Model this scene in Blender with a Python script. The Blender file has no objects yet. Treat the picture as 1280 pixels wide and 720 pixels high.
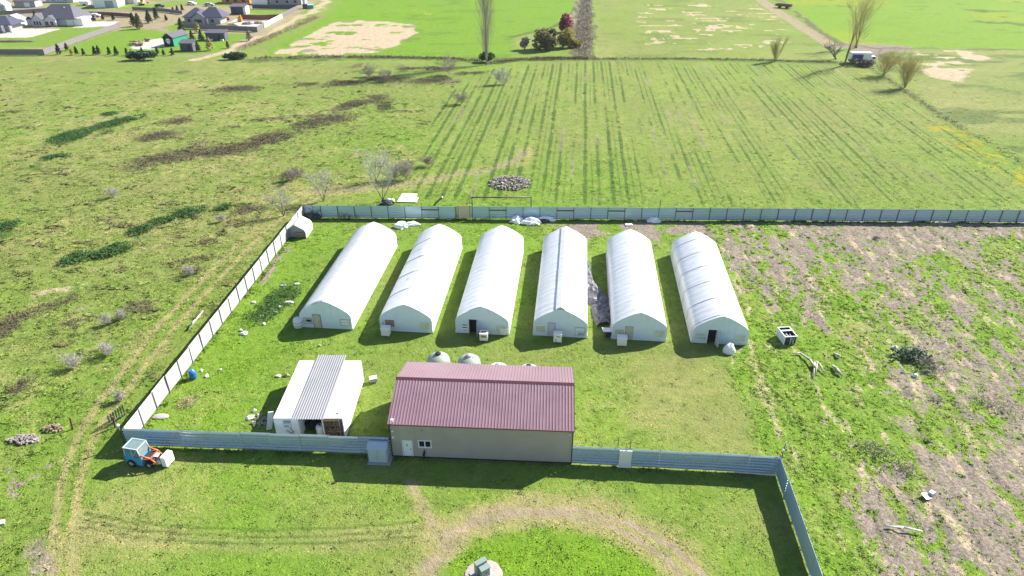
import bpy, bmesh, math, random
import numpy as np
from math import radians, sin, cos, tan, atan2, pi, sqrt, exp
from mathutils import Vector, Matrix, Euler

S = bpy.context.scene
COL = S.collection
random.seed(7)
RNG = np.random.default_rng(7)

# ------------------------------------------------------------------ camera
CAM_H, PITCH, FPX = 48.0, radians(30), 853.0
cam = bpy.data.objects.new("camera", bpy.data.cameras.new("camera"))
COL.objects.link(cam)
cam.location = (0, 0, CAM_H)
cam.rotation_euler = (radians(90) - PITCH, 0, 0)
cam.data.sensor_width = 36.0
cam.data.lens = FPX / 1280.0 * 36.0
cam.data.clip_end = 9000
S.camera = cam

# ------------------------------------------------------------------ sky, sun, exposure
SUN_EL, SUN_AZ = radians(36.3), radians(57.0)      # azimuth clockwise from +Y
W = bpy.data.worlds.new("World")
S.world = W
W.use_nodes = True
wn = W.node_tree
wn.nodes.clear()
sky = wn.nodes.new("ShaderNodeTexSky")
sky.sky_type = 'NISHITA'
sky.sun_disc = False
sky.sun_elevation = SUN_EL
sky.sun_rotation = SUN_AZ
sky.air_density = 1.0
sky.dust_density = 0.6
sky.ozone_density = 1.2
bgn = wn.nodes.new("ShaderNodeBackground")
bgn.inputs[1].default_value = 0.078
wo = wn.nodes.new("ShaderNodeOutputWorld")
wn.links.new(sky.outputs[0], bgn.inputs[0])
wn.links.new(bgn.outputs[0], wo.inputs[0])
sd = bpy.data.lights.new("sun", 'SUN')
sd.energy = 4.8
sd.angle = radians(0.5)
sd.color = (1.0, 0.95, 0.86)
sun = bpy.data.objects.new("sun", sd)
COL.objects.link(sun)
sunv = Vector((sin(SUN_AZ) * cos(SUN_EL), cos(SUN_AZ) * cos(SUN_EL), sin(SUN_EL)))
sun.rotation_euler = (-sunv).to_track_quat('-Z', 'Y').to_euler()
sun.location = (60, 60, 80)
S.view_settings.view_transform = 'Standard'
S.view_settings.look = 'None'
S.view_settings.gamma = 1.0
S.view_settings.use_curve_mapping = False
S.view_settings.exposure = 1.31
S.cycles.max_bounces = 6
S.cycles.diffuse_bounces = 3
S.cycles.glossy_bounces = 3
S.cycles.transparent_max_bounces = 6

# ------------------------------------------------------------------ measured positions
def P(px, py, z=0.0):
    """world point on the level z seen at a pixel of the 1280x720 photograph (survey of the site)"""
    x = (px - 640) / FPX
    y = (360 - py) / FPX
    d = (x, cos(PITCH) + y * sin(PITCH), -sin(PITCH) + y * cos(PITCH))
    t = (CAM_H - z) / -d[2]
    return Vector((d[0] * t, d[1] * t, z))

def PW(pts):
    return [tuple(P(*p)[:2]) for p in pts]

# ------------------------------------------------------------------ object helpers
def tag(o, label, cat, group=None, kind=None):
    if label: o["label"] = label
    if cat: o["category"] = cat
    if group: o["group"] = group
    if kind: o["kind"] = kind
    return o

def thing(name, label, cat, loc=(0, 0, 0), rz=0.0, group=None):
    o = bpy.data.objects.new(name, None)
    COL.objects.link(o)
    o.empty_display_size = 0.3
    o.location = loc
    o.rotation_euler = (0, 0, rz)
    return tag(o, label, cat, group)

class MB:
    """collects faces, then becomes one mesh object"""
    def __init__(s):
        s.v, s.f, s.m, s.smooth = [], [], [], []
    def add(s, vs, fs, m=0, smooth=False):
        b = len(s.v)
        s.v += [tuple(v) for v in vs]
        for f in fs:
            s.f.append([i + b for i in f]); s.m.append(m); s.smooth.append(smooth)
    def box(s, c, d, rz=0, m=0, rx=0, ry=0):
        hx, hy, hz = d[0] / 2, d[1] / 2, d[2] / 2
        vs = [Vector((x, y, z)) for x in (-hx, hx) for y in (-hy, hy) for z in (-hz, hz)]
        if rz or rx or ry:
            M = Euler((rx, ry, rz)).to_matrix()
            vs = [M @ v for v in vs]
        c = Vector(c)
        s.add([v + c for v in vs], [(0, 1, 3, 2), (4, 6, 7, 5), (0, 4, 5, 1), (2, 3, 7, 6), (0, 2, 6, 4), (1, 5, 7, 3)], m)
    def prism(s, poly, axis, a, b, m=0):
        """poly: 2D outline; axis 'x','y','z' is the extrusion axis"""
        def mk(p, t):
            return {'x': (t, p[0], p[1]), 'y': (p[0], t, p[1]), 'z': (p[0], p[1], t)}[axis]
        n = len(poly)
        vs = [mk(p, a) for p in poly] + [mk(p, b) for p in poly]
        fs = [tuple(range(n)), tuple(range(2 * n - 1, n - 1, -1))]
        fs += [(i, (i + 1) % n, n + (i + 1) % n, n + i) for i in range(n)]
        s.add(vs, fs, m)
    def tube(s, p0, p1, r0, r1=None, n=6, m=0, cap=True):
        r1 = r0 if r1 is None else r1
        p0, p1 = Vector(p0), Vector(p1)
        d = (p1 - p0)
        if d.length < 1e-6: return
        q = d.to_track_quat('Z', 'Y')
        vs = []
        for p, r in ((p0, r0), (p1, r1)):
            for k in range(n):
                a = 2 * pi * k / n
                vs.append(p + q @ Vector((r * cos(a), r * sin(a), 0)))
        fs = [(k, (k + 1) % n, n + (k + 1) % n, n + k) for k in range(n)]
        if cap: fs += [tuple(range(n - 1, -1, -1)), tuple(range(n, 2 * n))]
        s.add(vs, fs, m, n > 5)
    def lathe(s, prof, c=(0, 0, 0), n=20, m=0):
        vs, fs = [], []
        for r, z in prof:
            for k in range(n):
                a = 2 * pi * k / n
                vs.append((c[0] + r * cos(a), c[1] + r * sin(a), c[2] + z))
        for i in range(len(prof) - 1):
            for k in range(n):
                fs.append((i * n + k, i * n + (k + 1) % n, (i + 1) * n + (k + 1) % n, (i + 1) * n + k))
        fs.append(tuple(range(n - 1, -1, -1)))
        fs.append(tuple(range((len(prof) - 1) * n, len(prof) * n)))
        s.add(vs, fs, m, True)
    def build(s, name, mats, parent=None, loc=None, rz=0, bevel=0):
        me = bpy.data.meshes.new(name)
        me.from_pydata(s.v, [], s.f)
        if not isinstance(mats, (list, tuple)): mats = [mats]
        for m in mats: me.materials.append(m)
        me.polygons.foreach_set("material_index", s.m)
        me.polygons.foreach_set("use_smooth", s.smooth)
        me.update()
        bm = bmesh.new(); bm.from_mesh(me)
        bmesh.ops.recalc_face_normals(bm, faces=bm.faces)
        bm.to_mesh(me); bm.free()
        o = bpy.data.objects.new(name, me)
        COL.objects.link(o)
        if parent: o.parent = parent
        if loc is not None: o.location = loc
        if rz: o.rotation_euler = (0, 0, rz)
        if bevel:
            b = o.modifiers.new("bevel", 'BEVEL'); b.width = bevel; b.segments = 2; b.limit_method = 'ANGLE'
        return o

def part(name, parent, mat, *boxes):
    m = MB()
    for b in boxes: m.box(*b)
    return m.build(name, mat, parent)

def copy_tree(o, parent=None):
    c = o.copy()
    COL.objects.link(c)
    if parent: c.parent = parent
    for ch in list(o.children):
        copy_tree(ch, c)
    return c

# ------------------------------------------------------------------ numpy noise
def _h(ix, iy, seed):
    n = (ix.astype(np.int64) * 374761393 + iy.astype(np.int64) * 668265263 + seed * 1442695041) & 0xFFFFFFFF
    n = ((n ^ (n >> 13)) * 1274126177) & 0xFFFFFFFF
    return ((n ^ (n >> 16)) & 0xFFFF) / 65535.0

def vnoise(x, y, seed=0):
    ix, iy = np.floor(x), np.floor(y)
    fx, fy = x - ix, y - iy
    fx = fx * fx * (3 - 2 * fx); fy = fy * fy * (3 - 2 * fy)
    a = _h(ix, iy, seed); b = _h(ix + 1, iy, seed); c = _h(ix, iy + 1, seed); d = _h(ix + 1, iy + 1, seed)
    return (a * (1 - fx) + b * fx) * (1 - fy) + (c * (1 - fx) + d * fx) * fy

def fbm(x, y, f, seed=0, octv=4, gain=0.55):
    s = np.zeros_like(x); a = 1.0; t = 0
    for k in range(octv):
        s += a * vnoise(x * f + 17.3 * k, y * f - 9.1 * k, seed + k * 31)
        t += a; a *= gain; f *= 2.03
    return s / t          # 0..1, mean .5

def sstep(a, b, x):
    t = np.clip((x - a) / (b - a), 0, 1)
    return t * t * (3 - 2 * t)

def seg_dist(x, y, pts, closed=False):
    d = np.full(x.shape, 1e9)
    n = len(pts)
    for i in range(n if closed else n - 1):
        ax, ay = pts[i]; bx, by = pts[(i + 1) % n]
        vx, vy = bx - ax, by - ay
        t = np.clip(((x - ax) * vx + (y - ay) * vy) / max(vx * vx + vy * vy, 1e-9), 0, 1)
        d = np.minimum(d, np.hypot(x - ax - t * vx, y - ay - t * vy))
    return d

def poly_mask(x, y, pts, soft=1.0):
    pts = list(pts)
    xs = [p[0] for p in pts]; ys = [p[1] for p in pts]
    out = np.zeros_like(x)
    m = (x > min(xs) - soft) & (x < max(xs) + soft) & (y > min(ys) - soft) & (y < max(ys) + soft)
    if not m.any(): return out
    X, Y = x[m], y[m]
    ins = np.zeros(X.shape, bool)
    n = len(pts)
    for i in range(n):
        ax, ay = pts[i]; bx, by = pts[(i + 1) % n]
        if ay == by: continue
        c = ((ay > Y) != (by > Y)) & (X < (bx - ax) * (Y - ay) / (by - ay) + ax)
        ins ^= c
    d = seg_dist(X, Y, pts, True)
    sd = np.where(ins, d, -d)
    out[m] = sstep(-soft, soft, sd)
    return out

def line_mask(x, y, pts, w, soft):
    xs = [p[0] for p in pts]; ys = [p[1] for p in pts]
    out = np.zeros_like(x); r = w + soft
    m = (x > min(xs) - r) & (x < max(xs) + r) & (y > min(ys) - r) & (y < max(ys) + r)
    if m.any():
        out[m] = 1 - sstep(w - soft, w + soft, seg_dist(x[m], y[m], pts))
    return out

# ------------------------------------------------------------------ materials
def new_mat(name):
    m = bpy.data.materials.new(name)
    m.use_nodes = True
    nt = m.node_tree
    return m, nt, nt.nodes["Principled BSDF"]

def N(nt, typ, **kw):
    n = nt.nodes.new(typ)
    for k, v in kw.items(): setattr(n, k, v)
    return n

def noise_node(nt, scale, detail=4, rough=0.6, vec=None):
    n = N(nt, "ShaderNodeTexNoise")
    n.inputs["Scale"].default_value = scale
    n.inputs["Detail"].default_value = detail
    n.inputs["Roughness"].default_value = rough
    if vec is not None: nt.links.new(vec, n.inputs["Vector"])
    return n

def ramp(nt, fac, stops):
    r = N(nt, "ShaderNodeValToRGB")
    e = r.color_ramp.elements
    while len(e) < len(stops): e.new(0.5)
    for el, (p, c) in zip(e, stops):
        el.position = p; el.color = (*c, 1) if len(c) == 3 else c
    nt.links.new(fac, r.inputs[0])
    return r

def math_node(nt, op, a, b=None, clamp=False):
    n = N(nt, "ShaderNodeMath", operation=op, use_clamp=clamp)
    for i, v in enumerate((a, b)):
        if v is None: continue
        if isinstance(v, (int, float)): n.inputs[i].default_value = v
        else: nt.links.new(v, n.inputs[i])
    return n.outputs[0]

def mixc(nt, fac, a, b, mode='MIX'):
    n = N(nt, "ShaderNodeMix", data_type='RGBA', blend_type=mode)
    def st(sock, v):
        if isinstance(v, (int, float)): sock.default_value = v
        elif isinstance(v, tuple): sock.default_value = (*v, 1)
        else: nt.links.new(v, sock)
    st(n.inputs[0], fac); st(n.inputs[6], a); st(n.inputs[7], b)
    return n.outputs[2]

def plain(name, col, rough=0.6, metal=0.0, var=0.12, scale=3.0, dirt=None, dirt_amt=0.35, dirt_scale=0.6, bump=0.0, spec=0.5, trans=0.0):
    """a colour with weathering: mottled value, optional dirt in patches"""
    m, nt, b = new_mat(name)
    tc = N(nt, "ShaderNodeTexCoord")
    n1 = noise_node(nt, scale, 5, 0.65, tc.outputs["Object"])
    lo = tuple(c * (1 - var) for c in col); hi = tuple(min(c * (1 + var), 0.95) for c in col)
    r = ramp(nt, n1.outputs[0], [(0.3, lo), (0.7, hi)])
    out = r.outputs[0]
    if dirt:
        n2 = noise_node(nt, dirt_scale, 6, 0.7, tc.outputs["Object"])
        f = ramp(nt, n2.outputs[0], [(0.5, (0, 0, 0)), (0.75, (dirt_amt,) * 3)])
        out = mixc(nt, f.outputs[0], out, dirt)
    nt.links.new(out, b.inputs["Base Color"])
    b.inputs["Roughness"].default_value = rough
    b.inputs["Metallic"].default_value = metal
    b.inputs["Specular IOR Level"].default_value = spec
    if bump:
        bn = N(nt, "ShaderNodeBump"); bn.inputs["Strength"].default_value = bump; bn.inputs["Distance"].default_value = 0.05
        nt.links.new(n1.outputs[0], bn.inputs["Height"]); nt.links.new(bn.outputs[0], b.inputs["Normal"])
    if trans:
        tr_ = N(nt, "ShaderNodeBsdfTranslucent"); nt.links.new(out, tr_.inputs[0])
        mx = N(nt, "ShaderNodeMixShader"); mx.inputs[0].default_value = trans
        nt.links.new(b.outputs[0], mx.inputs[1]); nt.links.new(tr_.outputs[0], mx.inputs[2])
        nt.links.new(mx.outputs[0], nt.nodes["Material Output"].inputs[0])
    return m

M = {}
M['film'] = plain("greenhouse_film", (0.70, 0.71, 0.72), 0.38, 0, 0.04, 0.8, (0.6, 0.61, 0.6), 0.35, 0.5, 0.15)
def film_material():
    m, nt, b = new_mat("greenhouse_film")
    tc = N(nt, "ShaderNodeTexCoord"); info = N(nt, "ShaderNodeObjectInfo")
    off = N(nt, "ShaderNodeVectorMath", operation='ADD'); nt.links.new(tc.outputs["Object"], off.inputs[0])
    sc_ = N(nt, "ShaderNodeVectorMath", operation='SCALE'); sc_.inputs[0].default_value = (37, 11, 5); nt.links.new(info.outputs["Random"], sc_.inputs["Scale"]); nt.links.new(sc_.outputs[0], off.inputs[1])
    mp = N(nt, "ShaderNodeMapping"); mp.inputs["Scale"].default_value = (0.35, 2.2, 0.35); nt.links.new(off.outputs[0], mp.inputs["Vector"])
    n1 = noise_node(nt, 1.1, 6, 0.7, mp.outputs[0]); n2 = noise_node(nt, 0.35, 5, 0.6, off.outputs[0]); n3 = noise_node(nt, 2.2, 4, 0.6, mp.outputs[0])
    r = ramp(nt, n1.outputs[0], [(0.3, (0.50, 0.52, 0.53)), (0.5, (0.68, 0.69, 0.70)), (0.7, (0.74, 0.745, 0.75))])
    f = ramp(nt, n2.outputs[0], [(0.45, (0, 0, 0)), (0.7, (0.45,) * 3)])
    nt.links.new(mixc(nt, f.outputs[0], r.outputs[0], (0.56, 0.57, 0.55)), b.inputs["Base Color"])
    b.inputs["Roughness"].default_value = 0.38
    bn = N(nt, "ShaderNodeBump"); bn.inputs["Strength"].default_value = 0.22; bn.inputs["Distance"].default_value = 0.10
    nt.links.new(n3.outputs[0], bn.inputs["Height"]); nt.links.new(bn.outputs[0], b.inputs["Normal"])
    return m
M['film'] = film_material()
M['endwall'] = plain("end_wall_panel", (0.62, 0.72, 0.77), 0.45, 0, 0.04, 1.0, (0.48, 0.57, 0.57), 0.4, 0.7)
M['pane'] = plain("cloudy_pane", (0.52, 0.56, 0.42), 0.2, 0, 0.15, 2.0)
M['frame_w'] = plain("white_trim", (0.78, 0.78, 0.78), 0.5, 0, 0.05)
M['frame_g'] = plain("grey_trim", (0.33, 0.33, 0.38), 0.5, 0, 0.1)
M['lilac'] = plain("lilac_frame", (0.40, 0.36, 0.42), 0.5, 0, 0.1)
M['door_beige'] = plain("beige_door", (0.52, 0.46, 0.33), 0.6, 0, 0.08)
M['door_grey'] = plain("grey_door", (0.5, 0.51, 0.54), 0.6, 0, 0.08)
M['board'] = plain("brown_board", (0.26, 0.19, 0.14), 0.8, 0, 0.2)
M['black'] = plain("black_opening", (0.012, 0.012, 0.014), 0.8, 0, 0.1)
M['dark'] = plain("dark_plastic", (0.03, 0.032, 0.036), 0.5, 0, 0.2)
M['ivory'] = plain("ivory_plastic", (0.74, 0.73, 0.68), 0.5, 0, 0.06, 3, (0.45, 0.42, 0.36), 0.4, 1.5)
M['white'] = plain("white_paint", (0.82, 0.82, 0.80), 0.5, 0, 0.04, 2, (0.55, 0.53, 0.48), 0.35, 0.7)
M['tarp'] = plain("white_tarp", (0.78, 0.78, 0.79), 0.45, 0, 0.1, 3, (0.4, 0.4, 0.42), 0.5, 1.5, 0.5)
M['bluegrey'] = plain("blue_grey_paint", (0.42, 0.50, 0.54), 0.45, 0, 0.06)
M['tan_wall'] = None
M['roof_red'] = None
M['rust'] = plain("rusty_steel", (0.20, 0.09, 0.06), 0.8, 0.2, 0.3, 4)
M['post'] = plain("dark_steel_post", (0.10, 0.085, 0.10), 0.6, 0.3, 0.2, 4)
M['wood'] = plain("weathered_wood", (0.30, 0.22, 0.15), 0.85, 0, 0.25, 4)
M['wood_grey'] = plain("grey_wood", (0.20, 0.185, 0.19), 0.85, 0, 0.2, 4)
M['ply'] = plain("orange_plywood", (0.42, 0.24, 0.10), 0.75, 0, 0.25, 3)
M['concrete'] = plain("concrete", (0.33, 0.31, 0.29), 0.85, 0, 0.12, 2, (0.3, 0.27, 0.24), 0.5, 0.5)
M['gravel'] = plain("gravel", (0.36, 0.31, 0.28), 0.95, 0, 0.25, 6)
M['tank'] = plain("green_grey_plastic", (0.28, 0.33, 0.29), 0.5, 0, 0.06, 1, (0.4, 0.42, 0.36), 0.4, 1)
M['barrel'] = plain("blue_plastic", (0.01, 0.13, 0.42), 0.4, 0, 0.1)
M['tractor'] = plain("light_blue_paint", (0.05, 0.30, 0.50), 0.35, 0, 0.08)
M['red'] = plain("orange_red_paint", (0.55, 0.12, 0.06), 0.45, 0, 0.15)
M['rubber'] = plain("rubber", (0.02, 0.02, 0.02), 0.9, 0, 0.3)
M['slate'] = plain("slate_roof", (0.09, 0.085, 0.11), 0.8, 0, 0.2, 1.5)
M['navy'] = plain("navy_roof", (0.055, 0.058, 0.10), 0.8, 0, 0.2, 1.5)
M['brownroof'] = plain("brown_shingle", (0.12, 0.10, 0.10), 0.85, 0, 0.2, 1.5)
M['lilacwall'] = plain("pale_siding", (0.55, 0.55, 0.62), 0.7, 0, 0.06)
M['greywall'] = plain("grey_siding", (0.30, 0.31, 0.33), 0.7, 0, 0.1)
M['green_paint'] = plain("green_siding", (0.015, 0.26, 0.15), 0.5, 0, 0.1)
M['teal'] = plain("teal_tarp", (0.0, 0.28, 0.28), 0.6, 0, 0.1)
M['orange'] = plain("orange_paint", (0.6, 0.2, 0.03), 0.45, 0, 0.15)
M['yellow'] = plain("yellow_paint", (0.6, 0.46, 0.08), 0.5, 0, 0.15)
M['carblue'] = plain("truck_blue", (0.02, 0.07, 0.32), 0.3, 0, 0.1)
M['glass'] = plain("dark_glass", (0.02, 0.025, 0.03), 0.08, 0, 0.1)
M['lightglass'] = plain("cab_glass", (0.16, 0.22, 0.22), 0.1, 0, 0.2)
M['trans_green'] = plain("utility_green", (0.20, 0.26, 0.23), 0.45, 0, 0.06)
M['bark'] = plain("bark", (0.17, 0.145, 0.115), 0.9, 0, 0.25, 5)
M['twig'] = plain("grey_twigs", (0.30, 0.26, 0.21), 0.9, 0, 0.2, 2)
M['twig_y'] = plain("yellow_twigs", (0.42, 0.35, 0.13), 0.9, 0, 0.25, 1)
M['twig_w'] = plain("pale_twigs", (0.42, 0.42, 0.34), 0.9, 0, 0.2, 1)
M['scrub'] = plain("brown_scrub", (0.125, 0.10, 0.07), 0.95, 0, 0.35, 0.8)
M['leaf_d'] = plain("dark_leaves", (0.060, 0.145, 0.032), 0.8, 0, 0.5, 1.6, trans=0.4)
M['leaf_w'] = plain("weed_leaves", (0.085, 0.175, 0.035), 0.8, 0, 0.45, 1.2, trans=0.4)
M['leaf_b'] = plain("bluish_leaves", (0.03, 0.085, 0.04), 0.6, 0, 0.4, 1.1, trans=0.4)
M['leaf_o'] = plain("olive_leaves", (0.17, 0.16, 0.065), 0.7, 0, 0.45, 0.5, trans=0.4)
M['leaf_y'] = plain("yellow_leaves", (0.30, 0.27, 0.06), 0.7, 0, 0.3, 0.7, trans=0.4)
M['leaf_r'] = plain("red_leaves", (0.30, 0.07, 0.10), 0.7, 0, 0.3, 0.7, trans=0.4)
M['needle'] = plain("needles", (0.04, 0.07, 0.03), 0.8, 0, 0.4, 1.5, trans=0.4)
M['needle_o'] = plain("olive_needles", (0.09, 0.10, 0.03), 0.8, 0, 0.4, 1.5, trans=0.4)
M['mulch'] = plain("grey_plastic_mulch", (0.10, 0.095, 0.115), 0.55, 0, 0.5, 2.5, (0.3, 0.29, 0.32), 0.6, 2, 0.8)
M['rubble'] = plain("rubble", (0.27, 0.23, 0.215), 0.9, 0, 0.35, 2.5)
M['dead'] = plain("bleached_wood", (0.40, 0.37, 0.34), 0.9, 0, 0.15, 3)
M['straw'] = plain("dry_straw", (0.36, 0.29, 0.19), 0.95, 0, 0.3, 2)

def metal_sheet(name, col, metal, rough, tint=None):
    m, nt, b = new_mat(name)
    tc = N(nt, "ShaderNodeTexCoord")
    n1 = noise_node(nt, 0.5, 4, 0.6, tc.outputs["Object"])
    n2 = noise_node(nt, 5.0, 5, 0.7, tc.outputs["Object"])
    info = N(nt, "ShaderNodeObjectInfo")
    r = ramp(nt, n1.outputs[0], [(0.3, tuple(c * 0.86 for c in col)), (0.7, col)])
    out = r.outputs[0]
    if tint:
        out = mixc(nt, math_node(nt, 'MULTIPLY', info.outputs["Random"], 0.8), out, tint)
    f = ramp(nt, n2.outputs[0], [(0.62, (0, 0, 0)), (0.8, (0.25,) * 3)])
    out = mixc(nt, f.outputs[0], out, (0.42, 0.4, 0.38))
    nt.links.new(out, b.inputs["Base Color"])
    rr = ramp(nt, n1.outputs[0], [(0.2, (rough - 0.06,) * 3), (0.8, (rough + 0.08,) * 3)])
    nt.links.new(rr.outputs[0], b.inputs["Roughness"])
    b.inputs["Metallic"].default_value = metal
    return m
M['galv'] = metal_sheet("galvanised_sheet", (0.40, 0.55, 0.58), 0.6, 0.36, (0.37, 0.49, 0.61))
M['galv_rib'] = metal_sheet("ribbed_sheet", (0.58, 0.68, 0.69), 0.62, 0.28, (0.52, 0.62, 0.68))
M['galv_dull'] = metal_sheet("dull_sheet", (0.42, 0.42, 0.415), 0.3, 0.6, (0.46, 0.46, 0.46))
M['galv_roof'] = metal_sheet("roof_sheet", (0.27, 0.27, 0.29), 0.2, 0.55)
M['roof_red'] = metal_sheet("dusky_red_roof_sheet", (0.25, 0.152, 0.182), 0.0, 0.38)
M['roof_trim'] = plain("dark_red_trim", (0.13, 0.045, 0.06), 0.5)
M['tan_wall'] = metal_sheet("taupe_wall_sheet", (0.42, 0.38, 0.335), 0.0, 0.5)

# ------------------------------------------------------------------ the lie of the land
ROW = radians(5.3)                                   # plough lines and greenhouses run this way (east of north)
def row_uv(x, y):
    return x * cos(ROW) - y * sin(ROW), x * sin(ROW) + y * cos(ROW)

FENCE_NW, FENCE_SW = (-35.5, 107.2), (-38.5, 51.5)
FENCE_SE = (25.2, 47.5)
YARD = [(-38.5, 51.5), (-14.3, 50.2), (25.2, 47.5), (25.6, 60), (22, 68.5), (30, 105), (31, 106.3), (-35.5, 107.2)]
RIGHT_EDGE = PW([(1300, 272), (880, 276), (838, 290), (880, 300), (925, 400), (905, 452), (950, 566), (976, 575), (1000, 620), (1030, 735), (1500, 740), (1500, 272)])
LAWN = [(-38.5, 51), (25.2, 47.3), (24, 30), (24, 15), (-40, 15), (-39, 40)]
CROP = PW([(590, 100), (545, 130), (530, 200), (500, 245), (700, 254), (1300, 258), (1265, 215), (1180, 150), (1075, 82), (745, 76), (620, 84)])
TOPMID = PW([(330, 68), (395, 30), (440, -8), (722, -8), (722, 12), (700, 32), (640, 46), (640, 73), (500, 71)])
TANPATCH = PW([(338, 67), (362, 55), (400, 34), (428, 25), (485, 26), (515, 31), (519, 44), (503, 52), (470, 66), (400, 69)])
TOP2 = PW([(742, -8), (748, 73), (1040, 77), (1035, 56), (940, -8)])
TOPR = PW([(972, -8), (1055, 57), (1300, 63), (1300, -8)])
MIDR = PW([(1060, 62), (1105, 86), (1140, 105), (1180, 145), (1300, 210), (1300, 64)])
DITCH_V = PW([(728, -8), (722, 10), (712, 45), (708, 75), (748, 76), (744, 30), (738, -8)])
LEFTFIELD = PW([(-160, 70), (600, 80), (545, 130), (520, 215), (400, 245), (376, 262), (150, 540), (-40, 900), (-900, 900)])
TRACK_L = PW([(66, 735), (67, 690), (69, 650), (75, 605), (92, 556), (125, 500), (160, 455), (200, 405), (240, 362), (280, 322), (318, 284), (350, 258), (395, 240)])
TRACK_R = PW([(93, 735), (92, 690), (92, 655), (97, 612), (112, 556), (142, 508), (182, 456), (216, 412), (251, 372), (291, 330), (328, 292), (356, 268), (400, 245)])
TRACK_FAR = PW([(395, 240), (450, 236), (520, 229), (590, 214), (640, 205), (660, 190)])
DRIVE = PW([(470, 735), (510, 700), (545, 672), (560, 655), (590, 640), (660, 622), (720, 617), (775, 625), (792, 633), (760, 640), (700, 640), (640, 645), (600, 660), (570, 690), (545, 735)])
DRIVE_RUT = PW([(560, 668), (600, 652), (650, 643), (705, 643), (760, 656), (800, 676), (835, 700), (858, 728)])
DRIVE_RUT2 = PW([(640, 640), (720, 636), (790, 655), (845, 685), (885, 725)])
PATH = PW([(510, 603), (520, 622), (540, 650), (556, 668)])
WORN = PW([(800, 440), (870, 445), (905, 470), (925, 520), (948, 565), (930, 569), (850, 560), (790, 520)])
SOILBAND = PW([(690, 283), (760, 277), (880, 275), (900, 300), (838, 292), (830, 303), (780, 290), (735, 300), (700, 292)])
BRUSH_LINES = [  # brown scrub in the rough field: (pixels, half width m)
    ([(178, 205), (230, 192), (285, 188), (330, 180)], 4.5), ([(330, 178), (385, 158), (420, 147)], 3.6), ([(420, 142), (455, 128), (475, 122)], 3.5),
    ([(415, 104), (470, 100), (560, 101)], 4.2), ([(245, 183), (300, 186), (330, 184)], 3.4), ([(280, 112), (318, 111)], 3.2), ([(180, 172), (215, 168)], 3.4),
    ([(215, 152), (232, 151)], 2.4), ([(-20, 425), (20, 400), (45, 390), (95, 370)], 2.0), ([(80, 405), (110, 400)], 1.4),
    ([(15, 490), (40, 472)], 1.2), ([(10, 405), (30, 395)], 1.8), ([(370, 214), (380, 220)], 1.6), ([(218, 328), (260, 322)], 1.1), ([(228, 338), (255, 336)], 0.9),
    ([(250, 302), (266, 302)], 0.9), ([(295, 280), (320, 262)], 2.0), ([(350, 105), (395, 103)], 1.8), ([(500, 85), (560, 86)], 2.6), ([(575, 92), (610, 90)], 2.4)]
GREEN_LINES = [([(80, 170), (120, 160), (165, 148)], 4.5), ([(85, 325), (120, 318), (155, 312)], 1.9), ([(175, 288), (215, 272), (250, 262)], 1.7),
               ([(20, 235), (60, 195)], 2.0), ([(270, 262), (300, 255)], 1.5), ([(0, 285), (15, 300)], 2.0), ([(310, 78), (420, 74), (560, 72)], 2.0), ([(430, 92), (520, 88), (548, 78)], 3.0)]
HEDGE = PW([(310, 76), (420, 72), (560, 73), (650, 74), (745, 74), (860, 74), (1000, 77), (1060, 79)])
BOUND_R = PW([(1062, 70), (1090, 82), (1120, 104), (1160, 132), (1215, 166), (1300, 216)])
BOUND_T = PW([(965, -8), (1010, 28), (1052, 56), (1100, 60), (1300, 63)])
ROADR = PW([(938, -10), (962, 8), (1000, 32), (1036, 55), (1045, 60)])
ROAD_SUB = PW([(245, 74), (285, 66), (320, 48), (352, 33), (395, 12), (420, -8)])
SUB_LOT = PW([(-200, -12), (420, -12), (330, 45), (260, 70), (180, 72), (60, 66), (-200, 68)])
LAWN_A = PW([(-60, 60), (60, 57), (138, 34), (82, 31), (55, 43), (-60, 52)])
LAWN_B = PW([(70, 66), (160, 34), (200, 40), (235, 20), (236, 40), (310, 42), (270, 66), (180, 70)])
LAWN_C = PW([(300, 21), (310, 11), (360, 12), (345, 21)])
PATIO = PW([(-60, 46), (-60, 36), (78, 36), (40, 47)])
CONCR = PW([(92, 34), (110, 27), (152, 27), (138, 33)])
YARDGRAV = PW([(163, 58), (172, 52), (205, 47), (212, 56), (190, 62), (166, 61)])
GDRIVE = PW([(232, 20), (208, 24), (192, 32), (202, 40), (222, 44), (250, 45), (240, 41), (214, 39), (206, 33), (216, 28), (235, 24)])
BUILT = PW([(282, 30), (300, 21), (345, 22), (330, 36), (285, 34)])

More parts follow.
